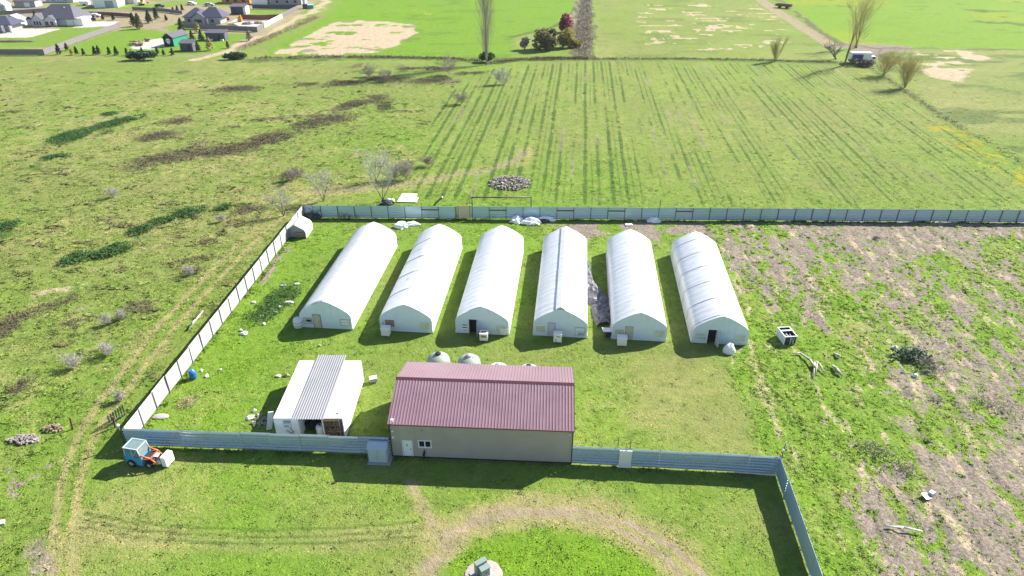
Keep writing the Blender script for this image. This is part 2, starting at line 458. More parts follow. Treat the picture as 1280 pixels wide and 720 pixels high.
def masks(x, y):
    """what grows or lies where: 0..1 weights"""
    far = np.clip(y / 110.0, 0.6, 3.0)
    wa = 1.3 * far
    wx = x + wa * (fbm(x, y, 0.16, 3, 3) - 0.5) * 2 + 0.5 * (fbm(x, y, 0.9, 4, 2) - 0.5) * 2
    wy = y + wa * (fbm(x, y, 0.16, 5, 3) - 0.5) * 2 + 0.5 * (fbm(x, y, 0.9, 6, 2) - 0.5) * 2
    u, v = row_uv(x, y)
    big = fbm(x, y, 0.018, 11, 4); mid = fbm(x, y, 0.09, 12, 4); sm = fbm(x, y, 0.45, 13, 4)
    streak = fbm(u * 1.0, v * 0.28, 0.55, 21, 4); streak2 = fbm(u, v * 0.2, 0.16, 22, 4)
    K = {}
    inright = poly_mask(wx, wy, RIGHT_EDGE, 0.7)
    inlawn = poly_mask(x, y, LAWN, 0.3)
    inyard = poly_mask(x, y, YARD, 0.3) * (1 - inright)
    crop = poly_mask(wx, wy, CROP, 2.0)
    tmid = poly_mask(wx, wy, TOPMID, 1.5)
    top2 = poly_mask(wx, wy, TOP2, 1.5)
    topr = poly_mask(x, y, TOPR, 1.5)
    midr = poly_mask(wx, wy, MIDR, 1.5)
    left = poly_mask(wx, wy, LEFTFIELD, 2.0) * (1 - inyard)
    sub = poly_mask(x, y, SUB_LOT, 2.0)

    lush = 0.42 + 0.5 * (big - 0.5) + 0.55 * (mid - 0.5)
    dry = 0.22 + 0.5 * (mid - 0.5) - 0.3 * (big - 0.5)
    soil = np.zeros_like(x); yel = np.zeros_like(x); dk = np.zeros_like(x); pale = np.zeros_like(x)
    # left rough field: olive, straw patches
    dry += left * (0.0 + 0.9 * (sm - 0.5) + 0.6 * (fbm(x * 0.6, y * 1.2, 0.05, 31, 4) - 0.5))
    lush -= left * 0.08
    soil += left * 0.42 * sstep(0.58, 0.74, fbm(x * 0.7, y, 0.07, 33, 5)) * sstep(0.42, 0.62, fbm(x * 0.6, y, 0.5, 37, 3))
    weedy = left * sstep(0.60, 0.74, fbm(x * 0.7, y * 1.2, 0.42, 34, 4)); dk += 0.3 * left * sstep(0.56, 0.70, fbm(x * 0.6, y, 0.3, 36, 4))
    # lawn in front
    lush += inlawn * (0.16 + 0.5 * (fbm(x, y, 0.12, 41, 3) - 0.5))
    dry += inlawn * (0.02 + 0.6 * (fbm(x * 0.5, y, 0.1, 42, 4) - 0.5)) + inlawn * 0.22 * sstep(-26, -38, x)
    # yard
    lush += inyard * (0.06 + 0.3 * (mid - 0.5)); dry += inyard * (0.0 + 0.35 * (sm - 0.5))
    lush += 0.22 * inyard * sstep(-24, -33, x)
    worn = poly_mask(wx, wy, WORN, 2.5)
    dry += 0.15 * worn; lush -= 0.15 * worn
    # right field: ploughed soil showing through rank grass
    bias = 0.042 + 0.085 * sstep(30, 62, x) + 0.04 * sstep(75, 100, y) - 0.20 * sstep(8, 0, np.abs(x - (27 + (y - 60) * 0.06))) * sstep(90, 60, y)
    bias -= 0.22 * poly_mask(wx, wy, PW([(940, 380), (1050, 430), (1120, 560), (1080, 600), (990, 580), (950, 500)]), 3)
    bias += 0.10 * poly_mask(wx, wy, PW([(1000, 600), (1120, 560), (1300, 570), (1300, 735), (1040, 735)]), 2.5)
    bias -= 0.12 * poly_mask(wx, wy, PW([(1150, 320), (1300, 290), (1300, 420), (1240, 420)]), 3)
    sval = 0.36 * streak + 0.26 * streak2 + 0.38 * fbm(u, v * 0.45, 2.0, 23, 3) + bias
    rs = sstep(0.49, 0.70, sval)
    soil = np.maximum(soil, inright * rs)
    lush += inright * (0.34 + 0.3 * (streak - 0.5)); dry += inright * (-0.02 + 0.5 * (sm - 0.5))
    pale += inright * 0.6 * sstep(0.52, 0.68, fbm(u, v * 0.25, 1.3, 35, 4))
    sb = poly_mask(wx, wy, SOILBAND, 1.2)
    soil = np.maximum(soil, sb * sstep(0.36, 0.5, sm + 0.3 * (mid - 0.5)))
    # crop rows
    fine = 0.5 + 0.5 * np.cos(2 * pi * (u + 0.35 * (fbm(x, y, 0.08, 55, 2) - 0.5)) / 1.31)
    ph = u / 2.62 + 0.12 * (fbm(x, y, 0.05, 51, 2) - 0.5)
    rowv = 0.5 + 0.5 * np.cos(2 * pi * ph)
    rowid = np.floor(ph + 0.5)
    rstr = fbm(rowid * 7.7, v * 0.02, 1.0, 52, 3)
    near_l = sstep(30, -15, x - (y - 120) * 0.1)
    rows = sstep(0.55, 0.95, rowv) * sstep(0.36, 0.66, rstr * 0.6 + 0.4 * fbm(u, v, 0.12, 53, 3) + 0.14 * near_l)
    dk += crop * sstep(0.45, 0.95, fine) * 0.55 * sstep(0.38, 0.62, fbm(u * 1.3, v * 0.12, 0.25, 59, 3))
    dk += crop * rows * (0.55 + 0.25 * near_l) * (0.5 + 1.0 * sstep(0.35, 0.65, fbm(x, y, 0.5, 58, 3)))
    soil = np.maximum(soil, crop * 0.48 * sstep(0.52, 0.75, fbm(u * 1.2, v * 0.15, 0.35, 54, 3)) * sstep(0.4, 0.9, rowv))
    dry += crop * (0.06 + 0.10 * (fine - 0.5) + 0.3 * (sm - 0.5)); lush += crop * (-0.04 + 0.3 * (mid - 0.5))
    yel += crop * 0.22 * sstep(0.55, 0.74, fbm(x, y, 0.06, 56, 4)) + 0.9 * sstep(0.52, 0.62, fbm(x, y, 0.6, 57, 3)) * line_mask(x, y, PW([(1180, 160), (1230, 195), (1290, 225)]), 5, 4)
    yel += 0.8 * sstep(0.5, 0.62, sm) * (line_mask(x, y, PW([(1050, 85), (1075, 95)]), 4, 3) + line_mask(x, y, PW([(498, 12), (515, 13), (540, 18)]), 4, 3) + line_mask(x, y, PW([(990, 84), (1020, 86)]), 3, 2))
    # far fields
    lush += tmid * 0.42 + topr * 0.50; dry -= tmid * 0.28 + topr * 0.3; yel += topr * 0.34 + topr * 0.2 * sstep(0.5, 0.7, big)
    dk += topr * 0.75 * sstep(0.55, 0.66, fbm(x * 0.6, y, 0.16, 61, 4)) * (0.4 + 0.6 * sstep(0.4, 0.6, fbm(x, y, 0.015, 66, 2))); dk += (midr + top2 + tmid) * 0.4 * sstep(0.52, 0.68, fbm(x * 0.5, y, 0.14, 67, 4)); dry += (midr + 0.5 * tmid) * 0.5 * (fbm(x * 0.25, y, 0.10, 68, 4) - 0.45)
    tan_ = poly_mask(wx, wy, TANPATCH, 2.0)
    pale = np.maximum(pale, tan_ * sstep(0.25, 0.55, fbm(x * 0.5, y, 0.25, 62, 4)))
    soil = np.maximum(soil, tan_ * 0.8 * sstep(0.48, 0.62, fbm(x * 0.4, y, 0.25, 63, 4)))
    dry += top2 * 0.10; lush -= top2 * 0.12
    pale = np.maximum(pale, top2 * 0.8 * sstep(0.57, 0.67, fbm(x * 0.6, y, 0.24, 64, 5)) * poly_mask(wx, wy, PW([(790, 5), (960, 0), (1000, 50), (960, 60), (860, 68), (800, 55)]), 6))
    dry += midr * 0.1 ; lush -= midr * 0.10; dk += midr * 0.18
    pm = poly_mask(wx, wy, PW([(1140, 60), (1215, 64), (1245, 72), (1215, 82), (1205, 103), (1160, 96), (1142, 80)]), 4)
    pale = np.maximum(pale, pm * sstep(0.40, 0.52, fbm(x * 0.5, y, 0.2, 65, 4)))
    # rough scrub, rank green weeds
    brush = 0.55 * weedy; gd = np.zeros_like(x)
    for pts, w in BRUSH_LINES: brush = np.maximum(brush, 0.9 * line_mask(wx, wy, PW(pts), w * 1.05, w * 1.3))
    for pts, w in GREEN_LINES: gd = np.maximum(gd, line_mask(wx, wy, PW(pts), w * 0.8, w * 0.6))
    brush = np.maximum(brush, 0.75 * left * sstep(0.66, 0.76, fbm(x * 0.55, y * 1.3, 0.11, 71, 4)))
    dk = np.maximum(dk, gd * 0.75 * sstep(0.3, 0.6, fbm(x, y, 0.35, 72, 3)))
    brush *= 0.25 + 0.75 * sstep(0.32, 0.58, fbm(x * 0.7, y, 0.35, 73, 4))
    hd = line_mask(wx, wy, HEDGE, 1.4, 1.4)
    brush = np.maximum(brush, 0.9 * hd); dk = np.maximum(dk, line_mask(x, y, HEDGE, 3.2, 2) * 0.5)
    brush = np.maximum(brush, 0.5 * line_mask(wx, wy, BOUND_R, 1.2, 1.2)); brush = np.maximum(brush, 0.8 * line_mask(wx, wy, BOUND_T, 1.6, 1.5))
    dv = poly_mask(wx, wy, DITCH_V, 1.5)
    brush = np.maximum(brush, dv * (0.6 + 0.4 * sm))
    # tracks and drive
    bare = np.zeros_like(x)
    jit = 0.35 * (sm - 0.5)
    for t in (TRACK_L, TRACK_R):
        tm = line_mask(x + jit * 0.5, y, t, 0.19, 0.16)
        pale = np.maximum(pale, tm * (0.50 + 0.5 * (mid - 0.4))); bare = np.maximum(bare, tm * 0.3 * sstep(60, 40, y)); yel += 0.30 * tm; dry += 0.95 * line_mask(x + jit, y, t, 0.34, 0.28)
        near = line_mask(x, y, t, 1.1, 0.5); brush *= 1 - 0.9 * near; soil *= 1 - 0.8 * near
    dry += 0.35 * line_mask(wx, wy, TRACK_FAR, 2.2, 2.0); soil = np.maximum(soil, 0.5 * line_mask(wx, wy, TRACK_FAR, 1.0, 1.0))
    dr = poly_mask(wx, wy, DRIVE, 1.6)
    bare = np.maximum(bare, 0.95 * dr * sstep(0.36, 0.68, 0.6 * mid + 0.5 * sm - 0.02)); dry += 0.3 * dr
    isl = poly_mask(wx * 0.3 + x * 0.7, wy * 0.3 + y * 0.7, PW([(530, 722), (600, 672), (680, 655), (750, 668), (800, 690), (838, 730)]), 0.8)
    lush += 0.25 * isl; dry *= 1 - 0.8 * isl
    for t in (DRIVE_RUT, DRIVE_RUT2): bare = np.maximum(bare, line_mask(x + jit * 0.4, y, t, 0.34, 0.32) * (0.85 + 0.6 * (sm - 0.4)))
    dry += 0.45 * line_mask(wx, wy, DRIVE_RUT, 1.7, 1.5) + 0.25 * line_mask(wx, wy, DRIVE_RUT2, 1.6, 1.5)
    pt = line_mask(wx, wy, PATH, 0.55, 0.5); dry += 0.5 * pt; bare = np.maximum(bare, 0.55 * pt)
    for k, off in enumerate((0.0, 1.1, 1.9)):        # faint tyre marks across the lawn
        t = PW([(105, 640 + 9 * k), (160, 652 + 9 * k), (240, 659 + 9 * k), (330, 662 + 9 * k), (420, 660 + 9 * k), (520, 652 + 9 * k)])
        dk = np.maximum(dk, 0.62 * line_mask(x, y + jit * 0.5, t, 0.20, 0.18)); dry += 0.2 * line_mask(x, y + jit + 0.7, t, 0.4, 0.4)
    soil = np.maximum(soil, 0.85 * line_mask(wx, wy, PW([(330, 352), (345, 330), (358, 312)]), 0.55, 0.3))
    soil = np.maximum(soil, 0.8 * poly_mask(wx, wy, PW([(0, 590), (60, 570), (65, 585), (30, 610), (0, 640)]), 0.8) * sstep(0.4, 0.55, sm))
    soil = np.maximum(soil, 0.6 * poly_mask(wx, wy, PW([(15, 690), (60, 665), (75, 720), (30, 735)]), 0.9) * sstep(0.4, 0.55, sm))
    pale = np.maximum(pale, 0.75 * line_mask(wx, wy, PW([(42, 368), (70, 360), (98, 356)]), 0.9, 0.9) * sstep(0.35, 0.55, sm))
    # suburb plots
    lw = np.maximum.reduce([poly_mask(x, y, LAWN_A, 1.0), poly_mask(x, y, LAWN_B, 1.0), poly_mask(x, y, LAWN_C, 1.0)])
    bare = np.maximum(bare, sub * (1 - lw) * sstep(0.42, 0.5, fbm(x * 0.5, y, 0.04, 81, 3)) * 0.8)
    soil = np.maximum(soil, sub * (1 - lw) * 0.6 * sstep(0.5, 0.6, fbm(x * 0.4, y, 0.09, 82, 3)))
    lb = poly_mask(x, y, LAWN_B, 1); lush = np.where(lw > 0.5, 0.50 + 0.15 * lb + 0.3 * (mid - 0.5), lush); dry = np.where(lw > 0.5, 0.14 - 0.1 * lb, dry); yel += 0.2 * lw * lb
    con = np.zeros_like(x)
    for a in (PATIO, CONCR, BUILT, YARDGRAV): con = np.maximum(con, poly_mask(wx * 0.3 + x * 0.7, wy * 0.3 + y * 0.7, a, 0.8))
    bare = np.maximum(bare, poly_mask(wx, wy, GDRIVE, 1.2))
    pale = np.maximum(pale, line_mask(wx, wy, ROAD_SUB, 3.2, 2.2) * (0.7 + 0.5 * (sm - 0.5)))
    bare = np.maximum(bare, line_mask(x, y, ROADR, 2.8, 1.0))
    soil = np.maximum(soil, 0.9 * poly_mask(wx, wy, PW([(1025, 57), (1065, 60), (1080, 70), (1100, 76), (1100, 66), (1140, 62), (1140, 58), (1045, 53)]), 2))
    soil = np.maximum(soil, 0.8 * poly_mask(wx, wy, PW([(722, 0), (730, 0), (722, 20), (712, 40), (704, 36), (716, 15)]), 2))
    edge = line_mask(x, y, PW([(640, 46), (690, 34), (714, 22), (722, 2)]), 1.3, 1.0)
    dk = np.maximum(dk, 0.8 * edge)
    K.update(lush=lush, dry=dry, soil=soil, bare=bare, pale=pale, brush=brush, dk=dk, yel=yel, con=con)
    for k in K: K[k] = np.clip(K[k], 0, 1)
    K['rough'] = np.clip(0.35 + 0.65 * inright + 0.5 * left + 0.5 * brush + 0.25 * crop - 0.4 * K['bare'] - 0.5 * con, 0, 1)
    K['right'] = inright; K['worn'] = worn; K['crop'] = crop
    return K

MASKS = ('lush', 'dry', 'soil', 'bare', 'pale', 'brush', 'dk', 'yel', 'con')

def relief(x, y, K):
    u, v = row_uv(x, y)
    z = 0.10 * (fbm(x, y, 0.7, 91, 4) - 0.5) * (0.5 + K['rough']) + 0.10 * (fbm(x, y, 1.6, 92, 2) - 0.5) * K['rough']
    z += 0.34 * (fbm(u * 1.0, v * 0.30, 0.9, 93, 4) - 0.5) * K['right'] + 0.10 * (fbm(x, y, 2.2, 95, 2) - 0.5) * K['right']
    z += 0.5 * K['brush'] * fbm(x, y, 0.9, 94, 3) - 0.06
    return z

def axis_steps(lo_far, lo, hi, hi_far, h, grow):
    mid = list(np.arange(lo, hi, h))
    a, s = [], h
    p = lo
    while p > lo_far:
        s *= grow; p -= s; a.append(p)
    b, s = [], h
    p = mid[-1]
    while p < hi_far:
        s = s * grow; p += s; b.append(p)
    return np.array(a[::-1] + mid + b)

def ground_material():
    m, nt, b = new_mat("rough_grassland")
    tc = N(nt, "ShaderNodeTexCoord")
    geo = N(nt, "ShaderNodeNewGeometry")
    pos = geo.outputs["Position"]
    A = {}
    for k in MASKS + ('tv',):
        A[k] = N(nt, "ShaderNodeAttribute", attribute_name=k).outputs["Fac"]
    mp = N(nt, "ShaderNodeMapping"); mp.vector_type = 'POINT'
    mp.inputs["Rotation"].default_value = (0, 0, ROW)
    mp.inputs["Scale"].default_value = (1, 0.3, 1)
    nt.links.new(pos, mp.inputs["Vector"])
    n_big = noise_node(nt, 0.12, 4, 0.6, pos)
    n_mid = noise_node(nt, 0.8, 5, 0.65, pos)
    n_sm = noise_node(nt, 3.2, 4, 0.7, pos)
    n_fine = noise_node(nt, 11.0, 3, 0.7, pos)
    n_str = noise_node(nt, 1.9, 6, 0.75, mp.outputs[0])
    def lin(x, k, c): return math_node(nt, 'MULTIPLY_ADD', x, k) if False else math_node(nt, 'ADD', math_node(nt, 'MULTIPLY', x, k), c)
    jit = math_node(nt, 'ADD', math_node(nt, 'ADD', lin(n_mid.outputs[0], 0.55, -0.275), lin(n_sm.outputs[0], 0.5, -0.25)), lin(n_fine.outputs[0], 0.3, -0.15))
    sjit = math_node(nt, 'ADD', lin(n_str.outputs[0], 0.8, -0.4), lin(n_sm.outputs[0], 0.5, -0.25))
    def fac(key, lo, hi, k=1.0, j=jit):
        v = math_node(nt, 'ADD', A[key], math_node(nt, 'MULTIPLY', j, k))
        mr = N(nt, "ShaderNodeMapRange", interpolation_type='SMOOTHSTEP', clamp=True)
        nt.links.new(v, mr.inputs[0]); mr.inputs[1].default_value = lo; mr.inputs[2].default_value = hi
        return mr.outputs[0]
    g = ramp(nt, math_node(nt, 'ADD', A['lush'], math_node(nt, 'MULTIPLY', jit, 0.9)), [
        (0.05, (0.165, 0.185, 0.055)), (0.35, (0.142, 0.200, 0.038)), (0.60, (0.124, 0.212, 0.024)), (0.95, (0.122, 0.225, 0.016))])
    col = g.outputs[0]
    col = mixc(nt, math_node(nt, 'MULTIPLY', fac('dry', 0.12, 0.75, 1.25), 0.85), col, (0.262, 0.235, 0.098))
    col = mixc(nt, math_node(nt, 'MULTIPLY', fac('yel', 0.25, 0.9, 1.4), 0.85), col, (0.27, 0.245, 0.012))
    col = mixc(nt, math_node(nt, 'MULTIPLY', fac('dk', 0.15, 0.80, 1.25), 0.85), col, (0.052, 0.098, 0.020))
    scol = ramp(nt, n_sm.outputs[0], [(0.28, (0.095, 0.074, 0.056)), (0.5, (0.200, 0.166, 0.134)), (0.72, (0.330, 0.285, 0.232))])
    col = mixc(nt, fac('soil', 0.30, 0.62, 0.9, sjit), col, scol.outputs[0])
    pcol = ramp(nt, n_mid.outputs[0], [(0.3, (0.30, 0.235, 0.150)), (0.7, (0.44, 0.355, 0.25))])
    col = mixc(nt, fac('pale', 0.35, 0.75, 0.9), col, pcol.outputs[0])
    bcol = ramp(nt, n_mid.outputs[0], [(0.3, (0.21, 0.168, 0.100)), (0.7, (0.31, 0.25, 0.175))])
    col = mixc(nt, math_node(nt, 'MULTIPLY', fac('bare', 0.2, 0.8, 0.8), 0.9), col, bcol.outputs[0])
    brc = ramp(nt, n_sm.outputs[0], [(0.3, (0.05, 0.042, 0.026)), (0.7, (0.135, 0.105, 0.068))])
    col = mixc(nt, math_node(nt, 'MULTIPLY', fac('brush', 0.25, 0.85, 1.1), 0.82), col, brc.outputs[0])
    ccol = ramp(nt, n_mid.outputs[0], [(0.3, (0.36, 0.32, 0.29)), (0.7, (0.50, 0.46, 0.42))])
    col = mixc(nt, fac('con', 0.4, 0.6, 0.3), col, ccol.outputs[0])
    # weed clumps and mottling of the sward
    n_cl = noise_node(nt, 1.15, 6, 0.72, pos)
    n_cl2 = noise_node(nt, 0.42, 6, 0.75, pos)
    cf = N(nt, "ShaderNodeMapRange", interpolation_type='SMOOTHSTEP', clamp=True); nt.links.new(n_cl.outputs[0], cf.inputs[0]); cf.inputs[1].default_value = 0.50; cf.inputs[2].default_value = 0.70
    col = mixc(nt, math_node(nt, 'MULTIPLY', cf.outputs[0], 0.36), col, mixc(nt, 1.0, col, (0.50, 0.62, 0.42), 'MULTIPLY'))
    lf = N(nt, "ShaderNodeMapRange", interpolation_type='SMOOTHSTEP', clamp=True); nt.links.new(n_cl.outputs[0], lf.inputs[0]); lf.inputs[1].default_value = 0.48; lf.inputs[2].default_value = 0.30
    col = mixc(nt, math_node(nt, 'MULTIPLY', lf.outputs[0], 0.35), col, mixc(nt, 1.0, col, (1.38, 1.22, 1.5), 'MULTIPLY'))
    mv = ramp(nt, n_cl2.outputs[0], [(0.3, (0.80, 0.86, 0.78)), (0.5, (1.03,) * 3), (0.7, (1.24, 1.17, 1.14))])
    col = mixc(nt, 0.9, col, mv.outputs[0], 'MULTIPLY')
    # blade-to-blade variation
    var = ramp(nt, n_fine.outputs[0], [(0.25, (0.72,) * 3), (0.5, (1.04,) * 3), (0.78, (1.32,) * 3)])
    col = mixc(nt, 0.9, col, var.outputs[0], 'MULTIPLY')
    tvr = ramp(nt, A['tv'], [(0.0, (0.65,) * 3), (0.5, (1.0,) * 3), (1.0, (1.45,) * 3)])
    col = mixc(nt, 1.0, col, tvr.outputs[0], 'MULTIPLY')
    nt.links.new(col, b.inputs["Base Color"])
    b.inputs["Roughness"].default_value = 0.95
    b.inputs["Specular IOR Level"].default_value = 0.1
    bn = N(nt, "ShaderNodeBump"); bn.inputs["Strength"].default_value = 0.9; bn.inputs["Distance"].default_value = 0.12
    hsum = math_node(nt, 'ADD', math_node(nt, 'MULTIPLY', n_sm.outputs[0], 1.2), math_node(nt, 'MULTIPLY', n_fine.outputs[0], 0.5))
    nt.links.new(hsum, bn.inputs["Height"]); nt.links.new(bn.outputs[0], b.inputs["Normal"])
    return m
M['ground'] = ground_material()

def set_attr(me, name, arr):
    a = me.attributes.new(name, 'FLOAT', 'POINT')
    a.data.foreach_set("value", np.ascontiguousarray(arr, np.float32))

def make_ground():
    xs = axis_steps(-3500, -80, 100, 3500, 0.32, 1.028)
    ys = axis_steps(-800, 22, 128, 5000, 0.32, 1.016)
    X, Y = np.meshgrid(xs, ys)
    x, y = X.ravel(), Y.ravel()
    K = masks(x, y)
    z = relief(x, y, K)
    nx, ny = len(xs), len(ys)
    co = np.stack([x, y, z], 1).astype(np.float32)
    i = np.arange(nx * ny).reshape(ny, nx)
    q = np.stack([i[:-1, :-1].ravel(), i[:-1, 1:].ravel(), i[1:, 1:].ravel(), i[1:, :-1].ravel()], 1).astype(np.int32)
    me = bpy.data.meshes.new("ground")
    me.vertices.add(len(co)); me.vertices.foreach_set("co", co.ravel())
    me.loops.add(q.size); me.loops.foreach_set("vertex_index", q.ravel())
    me.polygons.add(len(q)); me.polygons.foreach_set("loop_start", np.arange(0, q.size, 4, dtype=np.int32))
    me.polygons.foreach_set("use_smooth", np.ones(len(q), bool))
    me.update(calc_edges=True)
    for k in MASKS: set_attr(me, k, K[k])
    set_attr(me, 'tv', np.full(len(x), 0.5))
    me.materials.append(M['ground'])
    o = bpy.data.objects.new("ground", me); COL.objects.link(o)
    o["kind"] = "structure"
    print("ground verts", len(co))
make_ground()

FOOT_LINES = [((-38.5, 51.3), (-14.5, 50.0), .18), ((6, 48.7), (25, 47.3), .18), ((25.5, 47), (23.3, 24), .2), ((-38.8, 52), (-35.9, 107), .22), ((-38.1, 52), (-35.1, 106.5), .22), ((-35, 106.9), (120, 104.5), .25), ((-11.5, 49.7), (5.6, 48.8), .12), ((-23.9, 52.5), (-23.9, 62), .2), ((-16.8, 52.5), (-16.8, 62), .2)]
# footprints where no tufts grow
KEEP_OUT = []
def make_tufts(n):
    """grass clumps: each a few leaning blades, one object for the whole sward"""
    r = RNG
    # more of them where the ground is near enough to read single clumps
    y = 26 + (235 - 26) * r.random(n) ** 1.45
    half = 0.78 * np.hypot(y, CAM_H) * 1.0
    x = (r.random(n) * 2 - 1) * half
    K = masks(x, y)
    p = np.clip(0.30 + 0.75 * K['rough'] + 0.4 * K['lush'], 0, 1) * (1 - 0.93 * K['soil']) * (1 - 0.9 * K['bare']) * (1 - K['con']) * (0.35 + 0.65 * sstep(0.40, 0.62, fbm(x, y, 0.55, 101, 3)))
    p = p * sstep(235, 120, y) * (1 - 0.6 * K['worn']) * (1 - 0.55 * K['crop'])
    # ranker growth at the foot of fences and walls
    for a, b, w_ in FOOT_LINES:
        La = np.hypot(b[0] - a[0], b[1] - a[1]); m_ = int(La * 16)
        t_ = r.random(m_); ex = np.repeat(np.array([a]), m_, 0) + t_[:, None] * (np.array(b) - np.array(a)) + r.normal(size=(m_, 2)) * w_
        x = np.concatenate([x, ex[:, 0]]); y = np.concatenate([y, ex[:, 1]]); p = np.concatenate([p, 0.75 * sstep(0.35, 0.6, fbm(ex[:, 0], ex[:, 1], 0.5, 103, 3))])
    rank = np.zeros(len(x)); rank[n:] = 1.0
    n = len(x)
    K = masks(x, y)
    keep = r.random(n) < p
    for pts in KEEP_OUT: keep &= poly_mask(x, y, pts, 0.05) < 0.5
    x, y, rank = x[keep], y[keep], rank[keep]
    for k in K: K[k] = K[k][keep]
    n = len(x)
    z0 = relief(x, y, K) - 0.02
    K['soil'] = K['soil'] * 0.25; K['pale'] = K['pale'] * 0.5
    size = (1 - 0.28 * K['right']) * (0.13 + 0.08 * K['rough'] + 0.06 * K['lush'] + 0.10 * K['brush']) * (0.6 + 0.8 * r.random(n)) * (0.70 + y / 130)
    B = 4
    a0 = r.random(n) * 6.283
    vs = np.zeros((n, B, 3, 3), np.float32)
    for k in range(B):
        a = a0 + k * 6.283 / B + (r.random(n) - 0.5) * 0.9
        ca, sa = np.cos(a), np.sin(a)
        w = size * (0.30 + 0.25 * r.random(n))
        L = size * (0.45 + 0.6 * r.random(n)); hgt = L * (0.10 - 0.04 * sstep(90, 150, y) + 0.5 * rank + (0.26 - 0.12 * sstep(90, 150, y)) * r.random(n) + 0.12 * K['right'])
        cx = x + ca * size * 0.12; cy = y + sa * size * 0.12
        vs[:, k, 0] = np.stack([cx - sa * w, cy + ca * w, z0], 1)
        vs[:, k, 1] = np.stack([cx + sa * w, cy - ca * w, z0], 1)
        vs[:, k, 2] = np.stack([cx + ca * L, cy + sa * L, z0 + hgt], 1)
    co = vs.reshape(-1, 3)
    nf = n * B
    me = bpy.data.meshes.new("grass")
    me.vertices.add(len(co)); me.vertices.foreach_set("co", co.ravel())
    me.loops.add(nf * 3); me.loops.foreach_set("vertex_index", np.arange(nf * 3, dtype=np.int32))
    me.polygons.add(nf); me.polygons.foreach_set("loop_start", np.arange(0, nf * 3, 3, dtype=np.int32))
    me.update(calc_edges=True)
    rep = B * 3
    for k in MASKS: set_attr(me, k, np.repeat(K[k], rep))
    set_attr(me, 'tv', np.repeat(np.clip(0.60 + 0.5 * (r.random(n) - 0.5), 0, 1), rep))
    nv = np.repeat(r.normal(size=(n, 3)) * 0.38, rep, 0); nv[:, 2] += 1.0
    nv /= np.linalg.norm(nv, axis=1)[:, None]
    me.polygons.foreach_set("use_smooth", np.ones(nf, bool))
    me.normals_split_custom_set_from_vertices(nv.astype(np.float32))
    me.materials.append(M['ground'])
    o = bpy.data.objects.new("grass", me); COL.objects.link(o)
    tag(o, None, None, None, "stuff")
    o["label"] = "rank green grass clumps growing all over the fields and yard"; o["category"] = "grass"
    print("tufts", n)

# ------------------------------------------------------------------ six plastic greenhouses
GH_HALF = [(3.36, 0.0), (3.36, 1.75), (3.27, 2.1), (2.95, 2.48), (2.35, 2.92), (1.55, 3.40), (0.75, 3.80), (0.0, 4.05)]
GH_PROF = GH_HALF + [(-x, z) for x, z in GH_HALF[-2::-1]]
GH_LEN, GH_BAYS = 23.8, 20

def greenhouse_cover():
    m = MB()
    ts = []
    for b in range(GH_BAYS):
        for s, sag in ((0.0, 0.0), (0.12, 0.5), (0.5, 1.0), (0.88, 0.5)):
            ts.append(((b + s) * GH_LEN / GH_BAYS, sag))
    ts.append((GH_LEN, 0.0))
    n = len(GH_PROF)
    rr = random.Random(3)
    for y, sag in ts:
        for i, (x, z) in enumerate(GH_PROF):
            k = 0.022 * sag * (0.7 + 0.6 * rr.random())
            L = sqrt(x * x + (z - 1) ** 2) or 1
            m.v.append((x - x / L * k, y, z - (z - 1) / L * k if z > 0 else 0))
    for j in range(len(ts) - 1):
        for i in range(n - 1):
            m.f.append((j * n + i, j * n + i + 1, (j + 1) * n + i + 1, (j + 1) * n + i)); m.m.append(0); m.smooth.append(True)
    return m
_cover = None

def end_wall(door=None, y=0.0, dirn=-1):
    """gable sheet with real doorway notch; battens every metre"""
    m = MB()
    ol = [(x, z) for x, z in GH_PROF]                     # right base, up, over, left base
    if door:
        a, b, h = door
        ol = ol + [(a, 0), (a, h), (b, h), (b, 0)]
    m.prism(ol, 'y', y, y + 0.05 * dirn)
    for x in (-2.7, -1.8, -0.9, 0.0, 0.9, 1.8, 2.7):
        if door and door[0] - 0.05 < x < door[1] + 0.05: continue
        top = np.interp(abs(x), [p[0] for p in GH_HALF[::-1]], [p[1] for p in GH_HALF[::-1]]) - 0.05
        m.box((x, y + dirn * 0.062, top / 2), (0.045, 0.022, top))
    return m

def gh_window(parent, x, w, z0, h, frame, pane, bars=1, name="window"):
    m = MB()
    t = 0.07
    y = -0.085
    m.box((x, y, z0 + t / 2), (w, 0.06, t)); m.box((x, y, z0 + h - t / 2), (w, 0.06, t))
    m.box((x - w / 2 + t / 2, y, z0 + h / 2), (t, 0.06, h - 2 * t)); m.box((x + w / 2 - t / 2, y, z0 + h / 2), (t, 0.06, h - 2 * t))
    for b in range(bars):
        m.box((x, y, z0 + h * (b + 1) / (bars + 1)), (w - 2 * t, 0.05, 0.05))
    f = m.build(name, frame, parent)
    p = MB(); p.box((x, y + 0.012, z0 + h / 2), (w - 2 * t, 0.02, h - 2 * t))
    p.build("pane", pane, f)
    return f

def gh_door(parent, x, w, h, mat, frame, ajar=0.0):
    d = MB(); d.box((w / 2 - 0.02, 0, h / 2), (w - 0.06, 0.05, h - 0.05))
    o = d.build("door", mat, parent, (x - w / 2, -0.09, 0.02) if not ajar else (x + w / 2 + 0.02, -0.10, 0.02), ajar)
    hd = MB(); hd.box((w - 0.15, -0.05, 1.0), (0.05, 0.06, 0.16)); hd.build("handle", M['frame_g'], o)
    fr = MB()
    fr.box((x - w / 2 - 0.04, -0.075, h / 2), (0.07, 0.05, h)); fr.box((x + w / 2 + 0.04, -0.075, h / 2), (0.07, 0.05, h)); fr.box((x, -0.075, h + 0.045), (w + 0.15, 0.05, 0.08))
    fr.build("door_frame", frame, parent)
    return o

